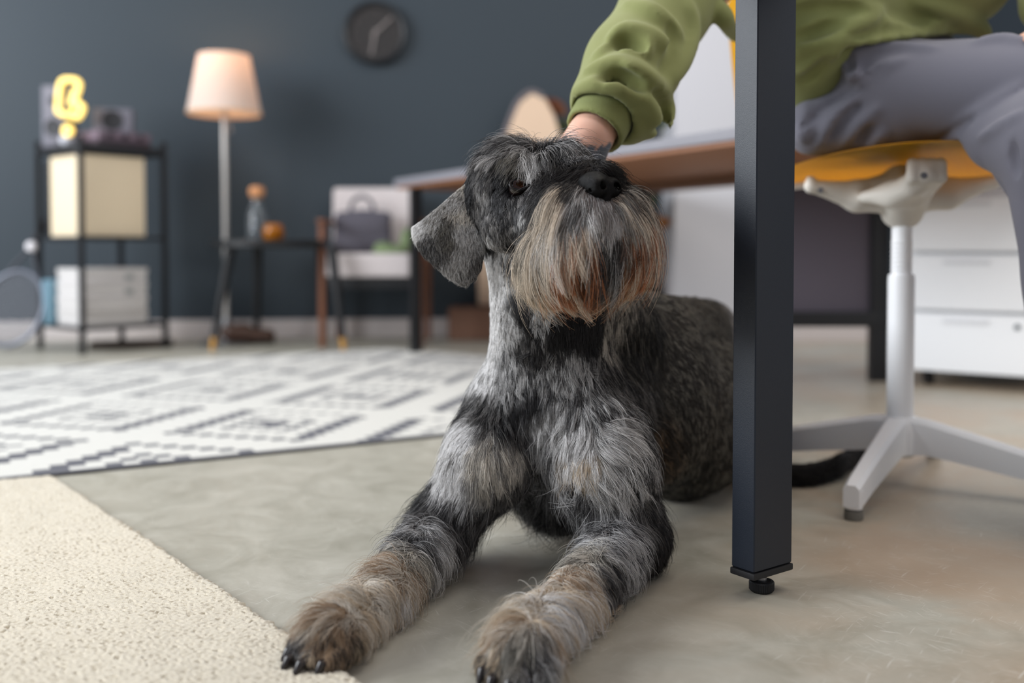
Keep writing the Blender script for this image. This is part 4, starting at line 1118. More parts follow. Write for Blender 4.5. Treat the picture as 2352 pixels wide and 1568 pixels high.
tag(ob, 'tiny white ceramic dish behind the yellow neon sign', 'dish')
# neon sign
NY = 4.245
NS = thing('neon_sign', 'glowing yellow neon sign like a bolt above a dot, on the rack corner', 'neon sign', (W(160, 320, NY)[0], NY, zt2))
M_neon = mat('yellow_neon', (1, .8, .3), 0.4, emit=(1.0, 0.64, 0.10), estr=1.05)
cl_ = [(146, 184), (168, 183), (181, 190), (181, 203), (174, 222), (168, 238), (180, 238), (190, 246), (187, 258), (179, 270), (166, 266), (146, 262), (134, 255), (134, 240), (138, 200)]
sp_ = spline([W(x, y, NY) for x, y in cl_ + cl_[:2]], 90)[:-3]
tube('neon_tube', sp_, 0.0125, M_neon, NS, 12)
tube('neon_tube', [W(163, 262, NY), W(172, 246, NY), W(160, 238, NY), W(170, 205, NY)], 0.008, M_neon, NS, 10)
dc = W(156, 300, NY)
tube('neon_dot', [dc + np.array([0.013 * math.cos(t), 0, 0.015 * math.sin(t)]) for t in np.linspace(0, 2 * math.pi, 25)], 0.012, M_neon, NS, 10)
box('stand', (dc[0], NY + 0.006, zt2 + 0.004), (0.08, 0.05, 0.008), M_black, NS, bev=0.002)
tube('rod', [(dc[0], NY + 0.02, zt2 + 0.006), (dc[0], NY + 0.02, dc[2] + 0.12)], 0.003, M_black, NS, 8)
# racket
ry = 4.28
RT = thing('racket', 'dark racket with a silver-grey rim and white cap leaning beside the rack', 'racket', (W(30, 800, ry)[0], ry, 0))
hc_ = W(30, 708, ry); tilt = math.radians(12)
ux = np.array([math.cos(tilt), 0.10, -math.sin(tilt)]); uz = np.array([math.sin(tilt), 0.22, math.cos(tilt)])
rim = [hc_ + ux * 0.122 * math.cos(t) + uz * 0.160 * math.sin(t) for t in np.linspace(0, 2 * math.pi, 49)]
ro = tube('rim', rim, 0.0105, mat('silver_grey_rim', srgb(118, 122, 134), 0.35, metal=0.3), RT, 12)
bm = bmesh.new()
for k in range(-9, 10):
    x = k * 0.0122; zz = 0.157 * math.sqrt(max(0, 1 - (x / 0.12) ** 2)); add_tube(bm, [hc_ + ux * x - uz * zz, hc_ + ux * x + uz * zz], 0.0017, 5)
for k in range(-12, 13):
    z = k * 0.0125; xx = 0.119 * math.sqrt(max(0, 1 - (z / 0.16) ** 2)); add_tube(bm, [hc_ + uz * z - ux * xx, hc_ + uz * z + ux * xx], 0.0017, 5)
bmobj('strings', bm, mat('grey_strings', srgb(120, 122, 130), 0.5), RT)
th_ = hc_ + uz * 0.255
for sx in (-0.075, 0.075):
    tube('throat', [hc_ + ux * sx + uz * 0.126, th_ + ux * sx * 0.12], [0.008, 0.008], mat('dark_frame', srgb(58, 60, 68), 0.4), RT, 10)
lathe('white_cap', th_ - uz * 0.005, [(0, 0), (0.018, 0.002), (0.026, 0.018), (0.024, 0.034), (0.012, 0.044), (0, 0.046)], mat('white_cap', srgb(226, 222, 226), 0.5), RT, 24, uz)
tube('grip', [th_ + uz * 0.045, th_ + uz * 0.17 + np.array([0.045, 0, 0])], [0.015, 0.017], mat('dark_grip', srgb(36, 34, 40), 0.7), RT, 12)
# low things on the floor
fq = FL(300, 797)
ob = box('flat_crate', (fq[0] + 0.0, fq[1] + 0.02, 0.012), (0.34, 0.16, 0.024), mat('dark_brown_wood', srgb(66, 52, 44), 0.6, var=.2, vscale=30), None, rz=0.3, bev=0.003, loc=(fq[0], fq[1] + .02, 0))
tag(ob, 'flat dark brown board lying on the floor under the metal rack', 'board')
def shoe(label, c, rz, L=0.25):
    S = thing('shoe', label, 'shoe', c)
    q = Vol(c - np.array([.2, .2, .02]), c + np.array([.2, .2, .16]), 0.005)
    d = np.array([math.cos(rz), math.sin(rz), 0])
    q.cap(c - d * L * .36 + [0, 0, .05], c + d * L * .34 + [0, 0, .036], .040, .030, k=.03); q.cap(c - d * L * .34 + [0, 0, .07], c - d * L * .1 + [0, 0, .06], .036, .034, k=.03)
    q.ell(c - d * L * .26 + [0, 0, .108], .027, k=.012, op='cut')
    q.floor(c[2] + .014, .006)
    vol_obj('upper', q, mat('dark_brown_leather', srgb(72, 50, 40), 0.45), S)
    tube('sole', [c - d * L * .42 + [0, 0, .009], c - d * L * .1 + [0, 0, .009], c + d * L * .2 + [0, 0, .009], c + d * L * .44 + [0, 0, .009]], [.034, .033, .040, .026], M_rubber, S, 16, squash=0.26)
shoe('dark brown shoe on the floor beside the lamp base', FL(568, 792) + np.array([0, 0.05, 0]), 0.2)

# --- wall clock
cy = wall_y(X(862, 4.95)) - 0.0
ck = W(862, 76, cy - 0.03); ck[1] = cy - 0.035
CK = thing('wall_clock', 'round black wall clock with grey hands high on the blue wall', 'clock', ck)
nrm = np.array([math.sin(wa), -math.cos(wa), 0])
R_ = 71 / FPX * ck[1]
lathe('case', ck - nrm * 0.028, [(0, 0), (R_, 0), (R_, 0.036), (R_ - 0.008, 0.042), (R_ - 0.024, 0.036), (R_ - 0.026, 0.024), (0, 0.024)], M_black, CK, 56, nrm)
lathe('dial', ck - nrm * 0.028, [(0, 0.0262), (R_ - 0.027, 0.0262), (R_ - 0.027, 0.0245)], mat('clock_dial', srgb(36, 33, 33), 0.5), CK, 48, nrm)
tx = np.array([math.cos(wa), math.sin(wa), 0]); tz = np.array([0, 0, 1.0])
M_num = mat('clock_mark', srgb(90, 82, 82), 0.6)
DIG = {'0': 'abcdef', '1': 'bc', '2': 'abged', '3': 'abgcd', '4': 'fgbc', '5': 'afgcd', '6': 'afgedc', '7': 'abc', '8': 'abcdefg', '9': 'abcdfg'}
SEG = {'a': ((0, 2), (1, 2)), 'b': ((1, 2), (1, 1)), 'c': ((1, 1), (1, 0)), 'd': ((0, 0), (1, 0)), 'e': ((0, 1), (0, 0)), 'f': ((0, 2), (0, 1)), 'g': ((0, 1), (1, 1))}
for hh in range(1, 13):
    a = math.pi / 2 - hh * math.pi / 6
    c = ck + tx * math.cos(a) * (R_ - 0.045) + tz * math.sin(a) * (R_ - 0.045)
    bm = bmesh.new(); s = str(hh)
    for i, ch in enumerate(s):
        ox = (i - (len(s) - 1) / 2) * 0.013 - 0.004
        for g in DIG[ch]:
            (x0, z0), (x1, z1) = SEG[g]
            p0 = c + tx * (ox + x0 * 0.008) + tz * (z0 - 1) * 0.009; p1 = c + tx * (ox + x1 * 0.008) + tz * (z1 - 1) * 0.009
            add_tube(bm, [p0 , p1], 0.0017, 6)
    bmobj('numeral', bm, M_num, CK)
M_hand = mat('clock_hand', srgb(128, 120, 118), 0.5)
for (ex, ey, w_) in ((902, 42, 0.0062), (855, 128, 0.0062)):
    e = W(ex, ey, ck[1]); c0 = W(864, 78, ck[1])
    d = e - c0; d[1] = 0; L_ = np.linalg.norm(d); d /= L_
    p0 = ck + (c0 - ck) * 0 + nrm * 0.004
    tube('hand', [p0 - d * 0.018, p0 + d * L_], [w_, w_ * 0.7], M_hand, CK, 8, squash=0.3, up=nrm)
lathe('hub', ck, [(0.007, 0.0), (0.007, 0.009), (0, 0.010)], M_hand, CK, 20, nrm)

# --- corner things behind the dog
by = 4.86
bl = W(1224, 703, by); zc = 0.158
cr = box('crate', (X(1150, 4.80), 4.86, 0.078), (X(1270, 4.8) - X(1032, 4.8), 0.24, 0.150), mat('brown_crate_wood', srgb(122, 88, 70), 0.7, var=.15, vscale=12), None, bev=0.004, loc=(X(1150, 4.80), 4.86, 0.0))
tag(cr, 'low brown wooden crate on the floor against the back wall', 'crate')
cr.location[2] = 0.0
bm = bmesh.new()
prof = [(1098, 700), (1098, 620), (1107, 540), (1122, 450), (1140, 380), (1158, 320), (1176, 270), (1194, 232), (1222, 211), (1250, 222), (1272, 262), (1290, 320), (1308, 400), (1322, 500), (1330, 600), (1332, 700)]
F_ = [bm.verts.new(W(x, y, by - 0.012)) for x, y in prof]; B_ = [bm.verts.new(W(x, y, by - 0.012) + np.array([0, 0.028, 0])) for x, y in prof]
bm.faces.new(F_); bm.faces.new(B_[::-1])
for i in range(len(prof)): bm.faces.new((F_[i], B_[i], B_[(i + 1) % len(prof)], F_[(i + 1) % len(prof)]))
bmesh.ops.bevel(bm, geom=bm.edges[:], offset=0.006, segments=3, affect='EDGES')
BDt = thing('tapered_board', 'tall pale wooden board with rounded tip standing on the brown crate', 'board', (bl[0], by, 0.155))
bmobj('board_panel', bm, mat('pale_birch', srgb(226, 196, 168), 0.55, var=0.08, vscale=10, stretch=(8, 8, 1)), BDt)
edge = spline([W(x, y, by - 0.01) + np.array([-0.004, 0.01, 0]) for x, y in prof[3:10]], 30)
tube('grey_edging', edge, 0.016, mat('grey_edging', srgb(110, 102, 104), 0.7), BDt, 10)
# plant in an orange pot
pp = np.array([X(1440, 4.93), 4.93, 0])
PL = thing('potted_plant', 'orange-leaved houseplant in an orange clay pot behind the dog', 'plant', pp)
lathe('pot', pp, [(0, 0.001), (0.060, 0.001), (0.082, 0.18), (0.088, 0.20), (0.088, 0.29), (0.080, 0.29), (0.076, 0.22), (0, 0.22)], mat('orange_clay', srgb(204, 134, 78), 0.7, var=.08, vscale=20), PL, 36)
lathe('soil', pp, [(0, 0.245), (0.074, 0.24), (0.074, 0.222)], mat('potting_soil', srgb(52, 40, 32), 0.95), PL, 24)
M_lo = mat('orange_leaf', srgb(196, 132, 66), 0.5, var=.15, vscale=30); M_lg = mat('green_leaf', srgb(84, 100, 62), 0.5, var=.2, vscale=30)
rl = random.Random(5)
lfs = [((1506, 518), 4.82, 0.095, M_lo), ((1486, 470), 4.84, 0.08, M_lg), ((1282, 250), 4.90, 0.10, mat('rust_leaf', srgb(150, 88, 58), .5)), ((1300, 300), 4.92, .09, M_lg), ((1460, 560), 4.80, .09, M_lo), ((1400, 500), 4.90, .1, M_lg), ((1400, 380), 4.90, .1, M_lo), ((1360, 300), 4.95, .1, M_lg), ((1440, 600), 4.85, .09, M_lg), ((1340, 420), 4.95, .09, M_lo), ((1420, 440), 4.80, .09, M_lg), ((1522, 290), 4.82, .05, M_lg)]
for (px_, py_), Y_, L_, m_ in lfs:
    tip = W(px_, py_, Y_); base = pp + np.array([rl.uniform(-.03, .03), rl.uniform(-.03, .03), 0.24])
    mid = (base * 0.45 + tip * 0.55) + np.array([-(tip - base)[0] * 0.18, 0, 0.05])
    st_ = spline([base, mid, tip], 12)
    so = tube('stem', st_, 0.004, mat('plant_stem', srgb(92, 84, 54), 0.6), PL, 6)
    d = tip - mid; d /= np.linalg.norm(d); d = d + np.array([0.3 * np.sign(d[0]), 0, -0.3]); d /= np.linalg.norm(d)
    s = np.cross(d, [0, 1, 0.3]); s /= np.linalg.norm(s); n_ = np.cross(s, d)
    bm = bmesh.new(); rows = []
    for i in range(9):
        t = i / 8; w_ = 0.36 * L_ * math.sin(math.pi * min(1, t * 0.94 + 0.04)) ** 0.7
        c = tip + d * (t - 0.35) * L_ * 1.3 - n_ * 0.25 * L_ * (t - .4) ** 2
        rows.append([bm.verts.new(c + s * w_ * k + n_ * abs(k) * w_ * 0.25) for k in (-1, -.5, 0, .5, 1)])
    for A, B in zip(rows[:-1], rows[1:]):
        for k in range(4): bm.faces.new((A[k], A[k + 1], B[k + 1], B[k]))
    bmesh.ops.solidify(bm, geom=bm.faces[:], thickness=0.0012)
    bmobj('leaf', bm, m_, so)

# --- white swivel chair with a yellow seat
HB = np.array([0.724, 1.85, 0])
SW = thing('swivel_chair', 'white four-star swivel chair with a yellow seat under the person', 'chair', HB)
base_dir = math.atan2(-0.253, -0.175)
def chair_leg(k):
    a = base_dir + k * math.pi / 2
    d = np.array([math.cos(a), math.sin(a), 0]); s = np.array([-d[1], d[0], 0])
    bm = bmesh.new(); rings = []
    for t, zt_, h_, w_ in ((0.015, .128, .070, .040), (0.05, .124, .062, .036), (0.14, .103, .054, .032), (0.23, .081, .046, .029), (0.295, .064, .042, .028), (0.312, .058, .036, .026)):
        c = HB + d * t; c[2] = 0
        prof_ = [(-w_ / 2, zt_ - h_), (-w_ / 2, zt_ - .007), (-w_ / 2 + .006, zt_), (w_ / 2 - .006, zt_), (w_ / 2, zt_ - .007), (w_ / 2, zt_ - h_)]
        rings.append([bm.verts.new(c + s * x + np.array([0, 0, z])) for x, z in prof_])
    for A, B in zip(rings[:-1], rings[1:]):
        for i in range(6): bm.faces.new((A[i], A[(i + 1) % 6], B[(i + 1) % 6], B[i]))
    bm.faces.new(rings[0]); bm.faces.new(rings[-1][::-1])
    bmesh.ops.bevel(bm, geom=[e for e in bm.edges if e.calc_face_angle(0) > 0.6], offset=0.003, segments=2, affect='EDGES')
    lg = bmobj('leg', bm, M_whitep, SW)
    t = HB + d * 0.297
    lathe('leg_toe', t, [(0, 0.018), (0.0135, 0.018), (0.015, 0.024), (0.015, 0.048), (0, 0.05)], M_whitep, lg, 20)
    lathe('glide', t, [(0, 0), (0.0145, 0), (0.0155, 0.004), (0.0145, 0.016), (0, 0.0175)], mat('grey_glide', srgb(112, 110, 104), 0.6), lg, 20)
for k in range(4): chair_leg(k)
def cz(py, Y=1.85): return W(2074, py, Y)[2]
lathe('hub', HB, [(0, .052), (.022, .052), (.034, .060), (.036, .100), (.028, .124), (.0245, .128), (0, .128)], M_whitep, SW, 36)
lathe('column', HB, [(0.0238, 0.10), (0.0238, cz(640)), (0.0228, cz(630)), (0, cz(630))], M_whitep, SW, 36)
pr = [(0.0, cz(632))]
z = cz(634)
while z < cz(560): pr += [(0.0182, z), (0.0192, z + .003), (0.0182, z + .006), (0.0176, z + .0075)]; z += 0.0085
pr += [(0.0180, cz(558)), (0.0180, cz(470)), (0, cz(470))]
lathe('bellows', HB, pr, M_whitep, SW, 32)
# cast bracket under the seat
def vol_hit(vol, px, py, y0):
    Ys = np.arange(y0, y0 + 0.8, 0.002); P_ = np.array([W(px, py, y) for y in Ys]); d_ = vol.sample(P_)
    return P_[int(np.argmax(d_ < 0.0)) if (d_ < 0).any() else int(np.argmin(d_))]
kv = Vol((0.42, 1.58, 0.44), (1.0, 2.14, 0.66), 0.0042)
hubp = W(2105, 470, 1.85); hubp[0] = HB[0] + .008
kv.cap(HB + [0, 0, .50], HB + [0, 0, .555], 0.026, 0.040, k=.03)
arms = [(W(1862, 428, 1.82), 0.009), (W(2285, 416, 1.84), 0.009), (W(2128, 402, 1.67), 0.012), (W(2090, 424, 2.02), 0.016)]
for i, (tip, r_) in enumerate(arms):
    h0 = HB + np.array([0, 0, .535]); m_ = h0 * .5 + tip * .5 - np.array([0, 0, 0.014])
    kv.path([h0, m_, tip], [0.034, 0.022, r_], k=0.02)
    kv.path([h0 + [0, 0, .03], m_ + [0, 0, .022], tip], [0.022, 0.012, r_], k=0.02)
for i, (tip, r_) in enumerate(arms): kv.cap(tip - [0, 0, .002], tip + [0, 0, .012], (0.009, 0.010, 0.010, 0.012)[i], k=.010)
t_ = arms[2][0]
kv.cap(W(2050, 448, 1.76), W(2095, 425, 1.70), .020, .020, k=.03)
kv.cap(W(1990, 452, 1.79), W(2050, 445, 1.76), .012, .020, k=.03)
for o_ in (-.024, -.008, .008, .024):
    kv.path([HB + [o_ * .5, 0, .505], (HB + [o_ * .6, 0, .525]) * .5 + (t_ + [o_, 0, -.004]) * .5, t_ + [o_, 0, -.004], t_ + [o_, 0, .020]], [.026, .016, .010, .010], k=.008)
def seat_z(x, y):
    return 0.606 - 0.62 * (x - HB[0] + .028) ** 2 - 0.09 * (y - HB[1] + .01) - 0.25 * (y - HB[1] + .01) ** 2
Xg, Yg, Zg = kv.ax[0][:, None, None], kv.ax[1][None, :, None], kv.ax[2][None, None, :]
kv.d = np.maximum(kv.d, (Zg - seat_z(Xg, Yg) + .0105).astype(np.float32))
brk = vol_obj('seat_bracket', kv, M_greyp, SW, smooth=2)
for (x, y) in ((2122, 403), (1884, 437)):
    c = vol_hit(kv, x, y, 1.5); lathe('screw', c, [(0, .003), (.005, .003), (.0055, 0)], M_steel, brk, 16, (0, -1, 0))
# curved seat shell
bm = bmesh.new(); NU, NV = 36, 28
def seat_pt(u_, v_):
    # rounded-square outline, saddle shaped
    a = math.copysign(abs(u_) ** 1.0, u_) * math.sqrt(1 - 0.42 * v_ * v_); b = v_ * math.sqrt(1 - 0.42 * u_ * u_)
    x = a * 0.208; y = b * 0.235
    z = 0.606 - 0.62 * x * x - 0.09 * y - 0.25 * y * y
    return np.array([HB[0] - 0.028 + x, HB[1] - 0.01 + y, z])
vs = [[bm.verts.new(seat_pt(-1 + 2 * i / NU, -1 + 2 * j / NV)) for j in range(NV + 1)] for i in range(NU + 1)]
for i in range(NU):
    for j in range(NV): bm.faces.new((vs[i][j], vs[i + 1][j], vs[i + 1][j + 1], vs[i][j + 1]))
bmesh.ops.solidify(bm, geom=bm.faces[:], thickness=-0.010)
bmobj('seat', bm, M_yellow, SW)
# back shell, its edge shows left of the table leg
bm = bmesh.new(); NU, NV = 20, 14
vs = []
for i in range(NU + 1):
    row = []
    for j in range(NV + 1):
        s_ = -1 + 2 * i / NU; t = j / NV
        yy = 2.02 + 0.19 * s_ * math.sqrt(1 - 0.3 * (2 * t - 1) ** 2)
        xx = X(1712, 2.0) + 0.05 * s_ * s_ - 0.030 * t
        row.append(bm.verts.new((xx + 0.0, yy, 0.68 + 0.26 * t)))
    vs.append(row)
for i in range(NU):
    for j in range(NV): bm.faces.new((vs[i][j], vs[i + 1][j], vs[i + 1][j + 1], vs[i][j + 1]))
bmesh.ops.solidify(bm, geom=bm.faces[:], thickness=0.010)
bmobj('backrest', bm, M_yellow, SW)
tube('back_support', spline([(HB[0] - .10, 2.03, .576), (.53, 2.03, .574), (X(1712, 2.0) + .02, 2.03, .63), (X(1712, 2.0) + .013, 2.03, .76)], 20), 0.012, M_whitep, SW, 12)

# --- white drawer pedestal
pa = math.atan2(-0.19, 0.276)
f0 = np.array([W(2085, 700, 3.20)[0], 3.20, 0]); pu = np.array([math.cos(pa), math.sin(pa), 0]); pv = np.array([-pu[1], pu[0], 0])
PW, PD = 0.42, 0.52
pc_ = f0 + pu * PW / 2 + pv * PD / 2
PD_ = thing('drawer_unit', 'white three-drawer pedestal on small black castors at the right', 'cabinet', (pc_[0], pc_[1], 0))
M_met = mat('white_steel', srgb(242, 244, 247), 0.4)
box('cabinet_body', (pc_[0] + pv[0] * .008, pc_[1] + pv[1] * .008, 0.05 + 0.29), (PW, PD - .016, 0.58), M_met, PD_, rz=pa, bev=0.003)
for i, (z0, z1) in enumerate(((0.052, 0.236), (0.246, 0.420), (0.430, 0.600))):
    c = f0 + pu * PW / 2 - pv * 0.004
    dr = box('drawer', (c[0], c[1], (z0 + z1) / 2), (PW - 0.006, 0.018, z1 - z0), M_met, PD_, rz=pa, bev=0.004)
    h_ = c + np.array([-.035 * pu[0], -.035 * pu[1], 0])
    h_ = h_ - pv * 0.0105
    bm = bmesh.new(); add_box(bm, (h_[0], h_[1], z1 - 0.024), (0.135, 0.005, 0.016), pa, 0.002)
    bmobj('handle', bm, mat('recess_grey', srgb(222, 224, 228), 0.45), dr)
    if i in (0, 2):
        q = f0 + pu * (PW - 0.10) - pv * 0.013
        lathe('lock', (q[0], q[1], z1 - 0.035), [(0, .003), (.008, .003), (.009, 0)], mat('dark_lock', srgb(52, 66, 76), .4), dr, 20, -pv)
for (a, b) in ((.05, .06), (PW - .05, .06), (.05, PD - .06), (PW - .05, PD - .06)):
    q = f0 + pu * a + pv * b
    cs = lathe('castor', (q[0] - .011, q[1], .022), [(0, 0), (.020, .001), (.022, .004), (.022, .024), (.020, .027), (0, .028)], M_black, PD_, 24, (1, 0, 0))
    box('castor_fork', (q[0], q[1], .040), (.030, .020, .020), M_black, cs, bev=.003)
# --- black framed mauve-grey partition
SY = 3.30
PS = thing('privacy_screen', 'mauve-grey fabric screen in a black metal frame behind the swivel chair', 'screen', (X(1900, SY), SY, 0))
x0, x1 = X(1740, SY), X(2018, SY)
box('fabric_panel', ((x0 + x1) / 2, SY + .01, 0.47), (x1 - x0, .018, .56), mat('mauve_grey_fabric', srgb(92, 86, 96), 0.9, bump=.3, bscale=500), PS, bev=.002)
box('post', (x1, SY, .365), (.056, .04, .73), M_black, PS, bev=.002)
box('post', (x0, SY, .365), (.056, .04, .73), M_black, PS, bev=.002)
box('bottom_rail', ((x0 + x1) / 2 + .03, SY, .205), (x1 - x0 + .10, .045, .05), M_black, PS, bev=.002)
box('top_rail', ((x0 + x1) / 2, SY, .745), (x1 - x0 + .06, .045, .03), M_black, PS, bev=.002)
# ------------------------------------------------------------------ the person on the chair
def on(vol, px, py, y0=1.15, inset=0.0):
    """where the volume's surface is met at this place of the picture"""
    Ys = np.arange(y0, y0 + 1.2, 0.003)
    P = np.array([W(px, py, y) for y in Ys]); d = vol.sample(P)
    i = np.argmax(d < 0.0) if (d < 0).any() else int(np.argmin(d))
    return P[min(i + int(inset / 0.003), len(P) - 1)]
PR = thing('person', 'person in olive sweater and grey trousers sitting, one hand on the dog', 'person', (HB[0], HB[1], 0))
# skin
bv = Vol((0.0, 1.20, 0.0), (1.35, 2.15, 1.56), 0.0055)
WR = W(1352, 318, 1.425)
bv.cap(W(1560, 20, 1.60), W(1400, 245, 1.47), 0.045, 0.037, k=.02)
bv.cap(W(1400, 245, 1.47), WR, 0.037, 0.031, k=.02)
PC = W(1318, 388, 1.425)
bv.cap(WR, PC, 0.031, 0.036, k=.02)
bv.ell(PC, (0.042, 0.022, 0.046), k=.02)
FING = [[(1300, 420, 1.44), (1262, 452, 1.452), (1235, 480, 1.448), (1222, 500, 1.435)],
        [(1318, 432, 1.44), (1285, 472, 1.455), (1262, 505, 1.450), (1250, 528, 1.435)],
        [(1338, 436, 1.44), (1315, 480, 1.455), (1296, 515, 1.450), (1286, 538, 1.436)],
        [(1356, 430, 1.44), (1345, 470, 1.45), (1335, 498, 1.446), (1328, 516, 1.436)],
        [(1290, 365, 1.43), (1262, 372, 1.44), (1238, 385, 1.436), (1224, 400, 1.425)]]
for f in FING: bv.path([W(*q) for q in f], [0.0105, 0.0095, 0.0085, 0.0075], k=.006)
bv.cap(W(1700, -110, 1.72), W(1560, 20, 1.60), .05, .045, k=.02)
bv.cap(W(1990, 130, 1.82), W(1895, -280, 1.76), .085, .11, k=.05)                 # trunk
bv.cap(W(1700, -260, 1.72), W(2110, -320, 1.78), .06, .06, k=.04)                 # shoulders
bv.cap(W(1700, -250, 1.72), W(1690, -110, 1.70), .052, .048, k=.03)
bv.cap(W(1890, -330, 1.72), W(1870, -480, 1.68), .05, .048, k=.03)                 # neck
bv.ell(W(1845, -610, 1.66), (.078, .098, .115), k=.02)                              # head
bv.cap(W(2110, -310, 1.78), W(2420, -70, 1.72), .05, .042, k=.03)                  # other arm to the thigh
bv.cap(W(2420, -70, 1.72), W(2405, 70, 1.60), .040, .028, k=.02)
bv.ell(W(2388, 92, 1.58), (.036, .045, .017), k=.015)
for q_ in range(4): bv.cap(W(2375, 92, 1.57) + [0, 0.018 * (q_ - 1.5), 0], W(2335, 99 + 2 * q_, 1.57) + [0, 0.020 * (q_ - 1.5), 0], .009, .0075, k=.005)
bv.cap(W(1990, 240, 1.76), W(2600, 195, 1.52), .066, .050, k=.04)
bv.cap(W(2050, 240, 1.77), W(2330, 300, 1.62), .040, .032, k=.02)
bv.cap(W(2330, 300, 1.62), W(2470, 330, 1.50), .032, .050, k=.02)
bv.cap(W(2600, 195, 1.52), (1.22, 1.75, .12), .050, .035, k=.03)
bv.cap(W(2470, 330, 1.47), W(2505, 800, 1.49), .050, .040, k=.03)
V, F = bv.surface(2)
colr = np.tile(np.array([*srgb(226, 178, 156), 1.0]), (len(V), 1))
tat = [(1352, 352), (1366, 362), (1378, 355), (1392, 346), (1399, 337), (1370, 372), (1384, 366), (1392, 358), (1358, 344), (1380, 345)]
for q in tat:
    c = on(bv, *q, y0=1.3)
    m = np.linalg.norm(V - c, axis=1) < 0.0075
    colr[m, :3] = srgb(96, 104, 116)
me = npmesh('body', V, F)
at = me.color_attributes.new('coat', 'FLOAT_COLOR', 'POINT'); at.data.foreach_set('color', colr.astype(np.float32).ravel())
pbody = link('body', me, mat('skin', rough=0.5, attr='coat', sss=0.15), PR)
hd = W(1845, -610, 1.66)
hv = Vol(hd - .16, hd + .16, .006); hv.ell(hd + [0, .02, .03], (.088, .098, .108), k=.01); hv.ell(hd + [-.03, -.09, -.045], (.075, .06, .085), k=.02, op='cut')
vol_obj('hair', hv, mat('dark_hair', srgb(40, 32, 28), .6), PR)

# sweater
sv = Vol((0.02, 1.25, 0.5), (1.32, 2.12, 1.32), 0.0052)
sv.cap(W(1985, 60, 1.84), W(1880, -290, 1.74), .135, .165, k=.06)
sv.cap(W(1925, 70, 1.78), W(1860, -120, 1.70), .115, .135, k=.06)
sv.ell(W(2110, -10, 1.80), (.150, .14, .075), k=.05)
sv.cap(W(1860, 225, 1.78), W(1850, 100, 1.74), .062, .10, k=.04)
sv.cap(W(1700, -290, 1.72), W(2130, -340, 1.78), .085, .085, k=.05)
sv.cap(W(1690, -280, 1.72), W(1640, -130, 1.68), .085, .075, k=.04)
sv.cap(W(1640, -130, 1.68), W(1530, 20, 1.60), .074, .068, k=.04)
sv.cap(W(1530, 20, 1.60), W(1452, 150, 1.52), .068, .069, k=.04)
sv.cap(W(1455, 150, 1.52), W(1402, 235, 1.465), .069, .060, k=.04)
sv.ell(W(1448, 268, 1.475), (.040, .05, .040), k=.03)
sv.cap(W(2120, -320, 1.78), W(2425, -90, 1.74), .075, .062, k=.04)
sv.cap(W(2425, -90, 1.74), W(2412, 10, 1.66), .062, .048, k=.04)
def fold(vol, pts, r, k=.014, op='add', inset=0.004, y0=1.2, out=0.0):
    if op == 'add': inset = 0.001
    elif vol is tv: inset = -0.001; r *= 0.8
    elif y0 > 1.3: inset = -0.001
    else: inset = 0.002; r *= 1.1
    P = spline([on(vol, x, y, y0, inset) for x, y in pts], 14)
    n = len(P); rr = [r * (0.45 + 0.55 * math.sin(math.pi * (i + .6) / (n + .2))) for i in range(n)]
    vol.path(list(P), rr, k=k, op=op, pad=.02)
# sleeve folds
for pts, r in (([(1405, 92), (1440, 72), (1500, 88), (1545, 120)], .013), ([(1372, 128), (1420, 112), (1470, 118), (1488, 100)], .012), ([(1350, 165), (1410, 150), (1470, 165), (1530, 205)], .013),
               ([(1440, 150), (1500, 190), (1530, 245), (1535, 290)], .012), ([(1420, 215), (1470, 225), (1500, 270), (1495, 310)], .012), ([(1440, 10), (1500, 30), (1560, 80)], .012),
               ([(1580, 10), (1590, 70), (1570, 140), (1540, 190)], .012), ([(1320, 215), (1370, 196), (1430, 205)], .010)):
    fold(sv, pts, r)
for pts, r in (([(1395, 108), (1440, 88), (1480, 100)], .008), ([(1425, 100), (1445, 108), (1475, 112)], .007), ([(1540, 60), (1550, 120), (1520, 160)], .008), ([(1505, 210), (1525, 260), (1512, 300)], .007), ([(1380, 176), (1430, 178), (1480, 205)], .007)):
    fold(sv, pts, r, op='cut', inset=0.0)
# trunk folds
for pts, r in (([(1835, 10), (1920, 8), (1990, 22), (2060, 50)], .014), ([(1840, 62), (1930, 50), (2040, 58), (2150, 60), (2250, 50)], .015), ([(1838, 120), (1900, 85), (1960, 60), (2010, 40)], .014),
               ([(1840, 105), (1940, 92), (2060, 75), (2180, 62), (2262, 72)], .013), ([(2100, 5), (2180, 25), (2240, 55), (2268, 80)], .014), ([(1838, 160), (1880, 140), (1925, 112)], .012), ([(1650, 10), (1668, 50), (1690, 90)], .012)):
    fold(sv, pts, r, y0=1.4)
for pts, r in (([(1838, 22), (1900, 22), (1980, 22)], .009), ([(2040, 28), (2100, 42), (2130, 45)], .009), ([(1840, 90), (1890, 68), (1935, 52)], .008), ([(1850, 185), (1880, 165), (1905, 140)], .010), ([(1960, 85), (2080, 66), (2200, 70)], .006)):
    fold(sv, pts, r, op='cut', inset=0.0, y0=1.4)
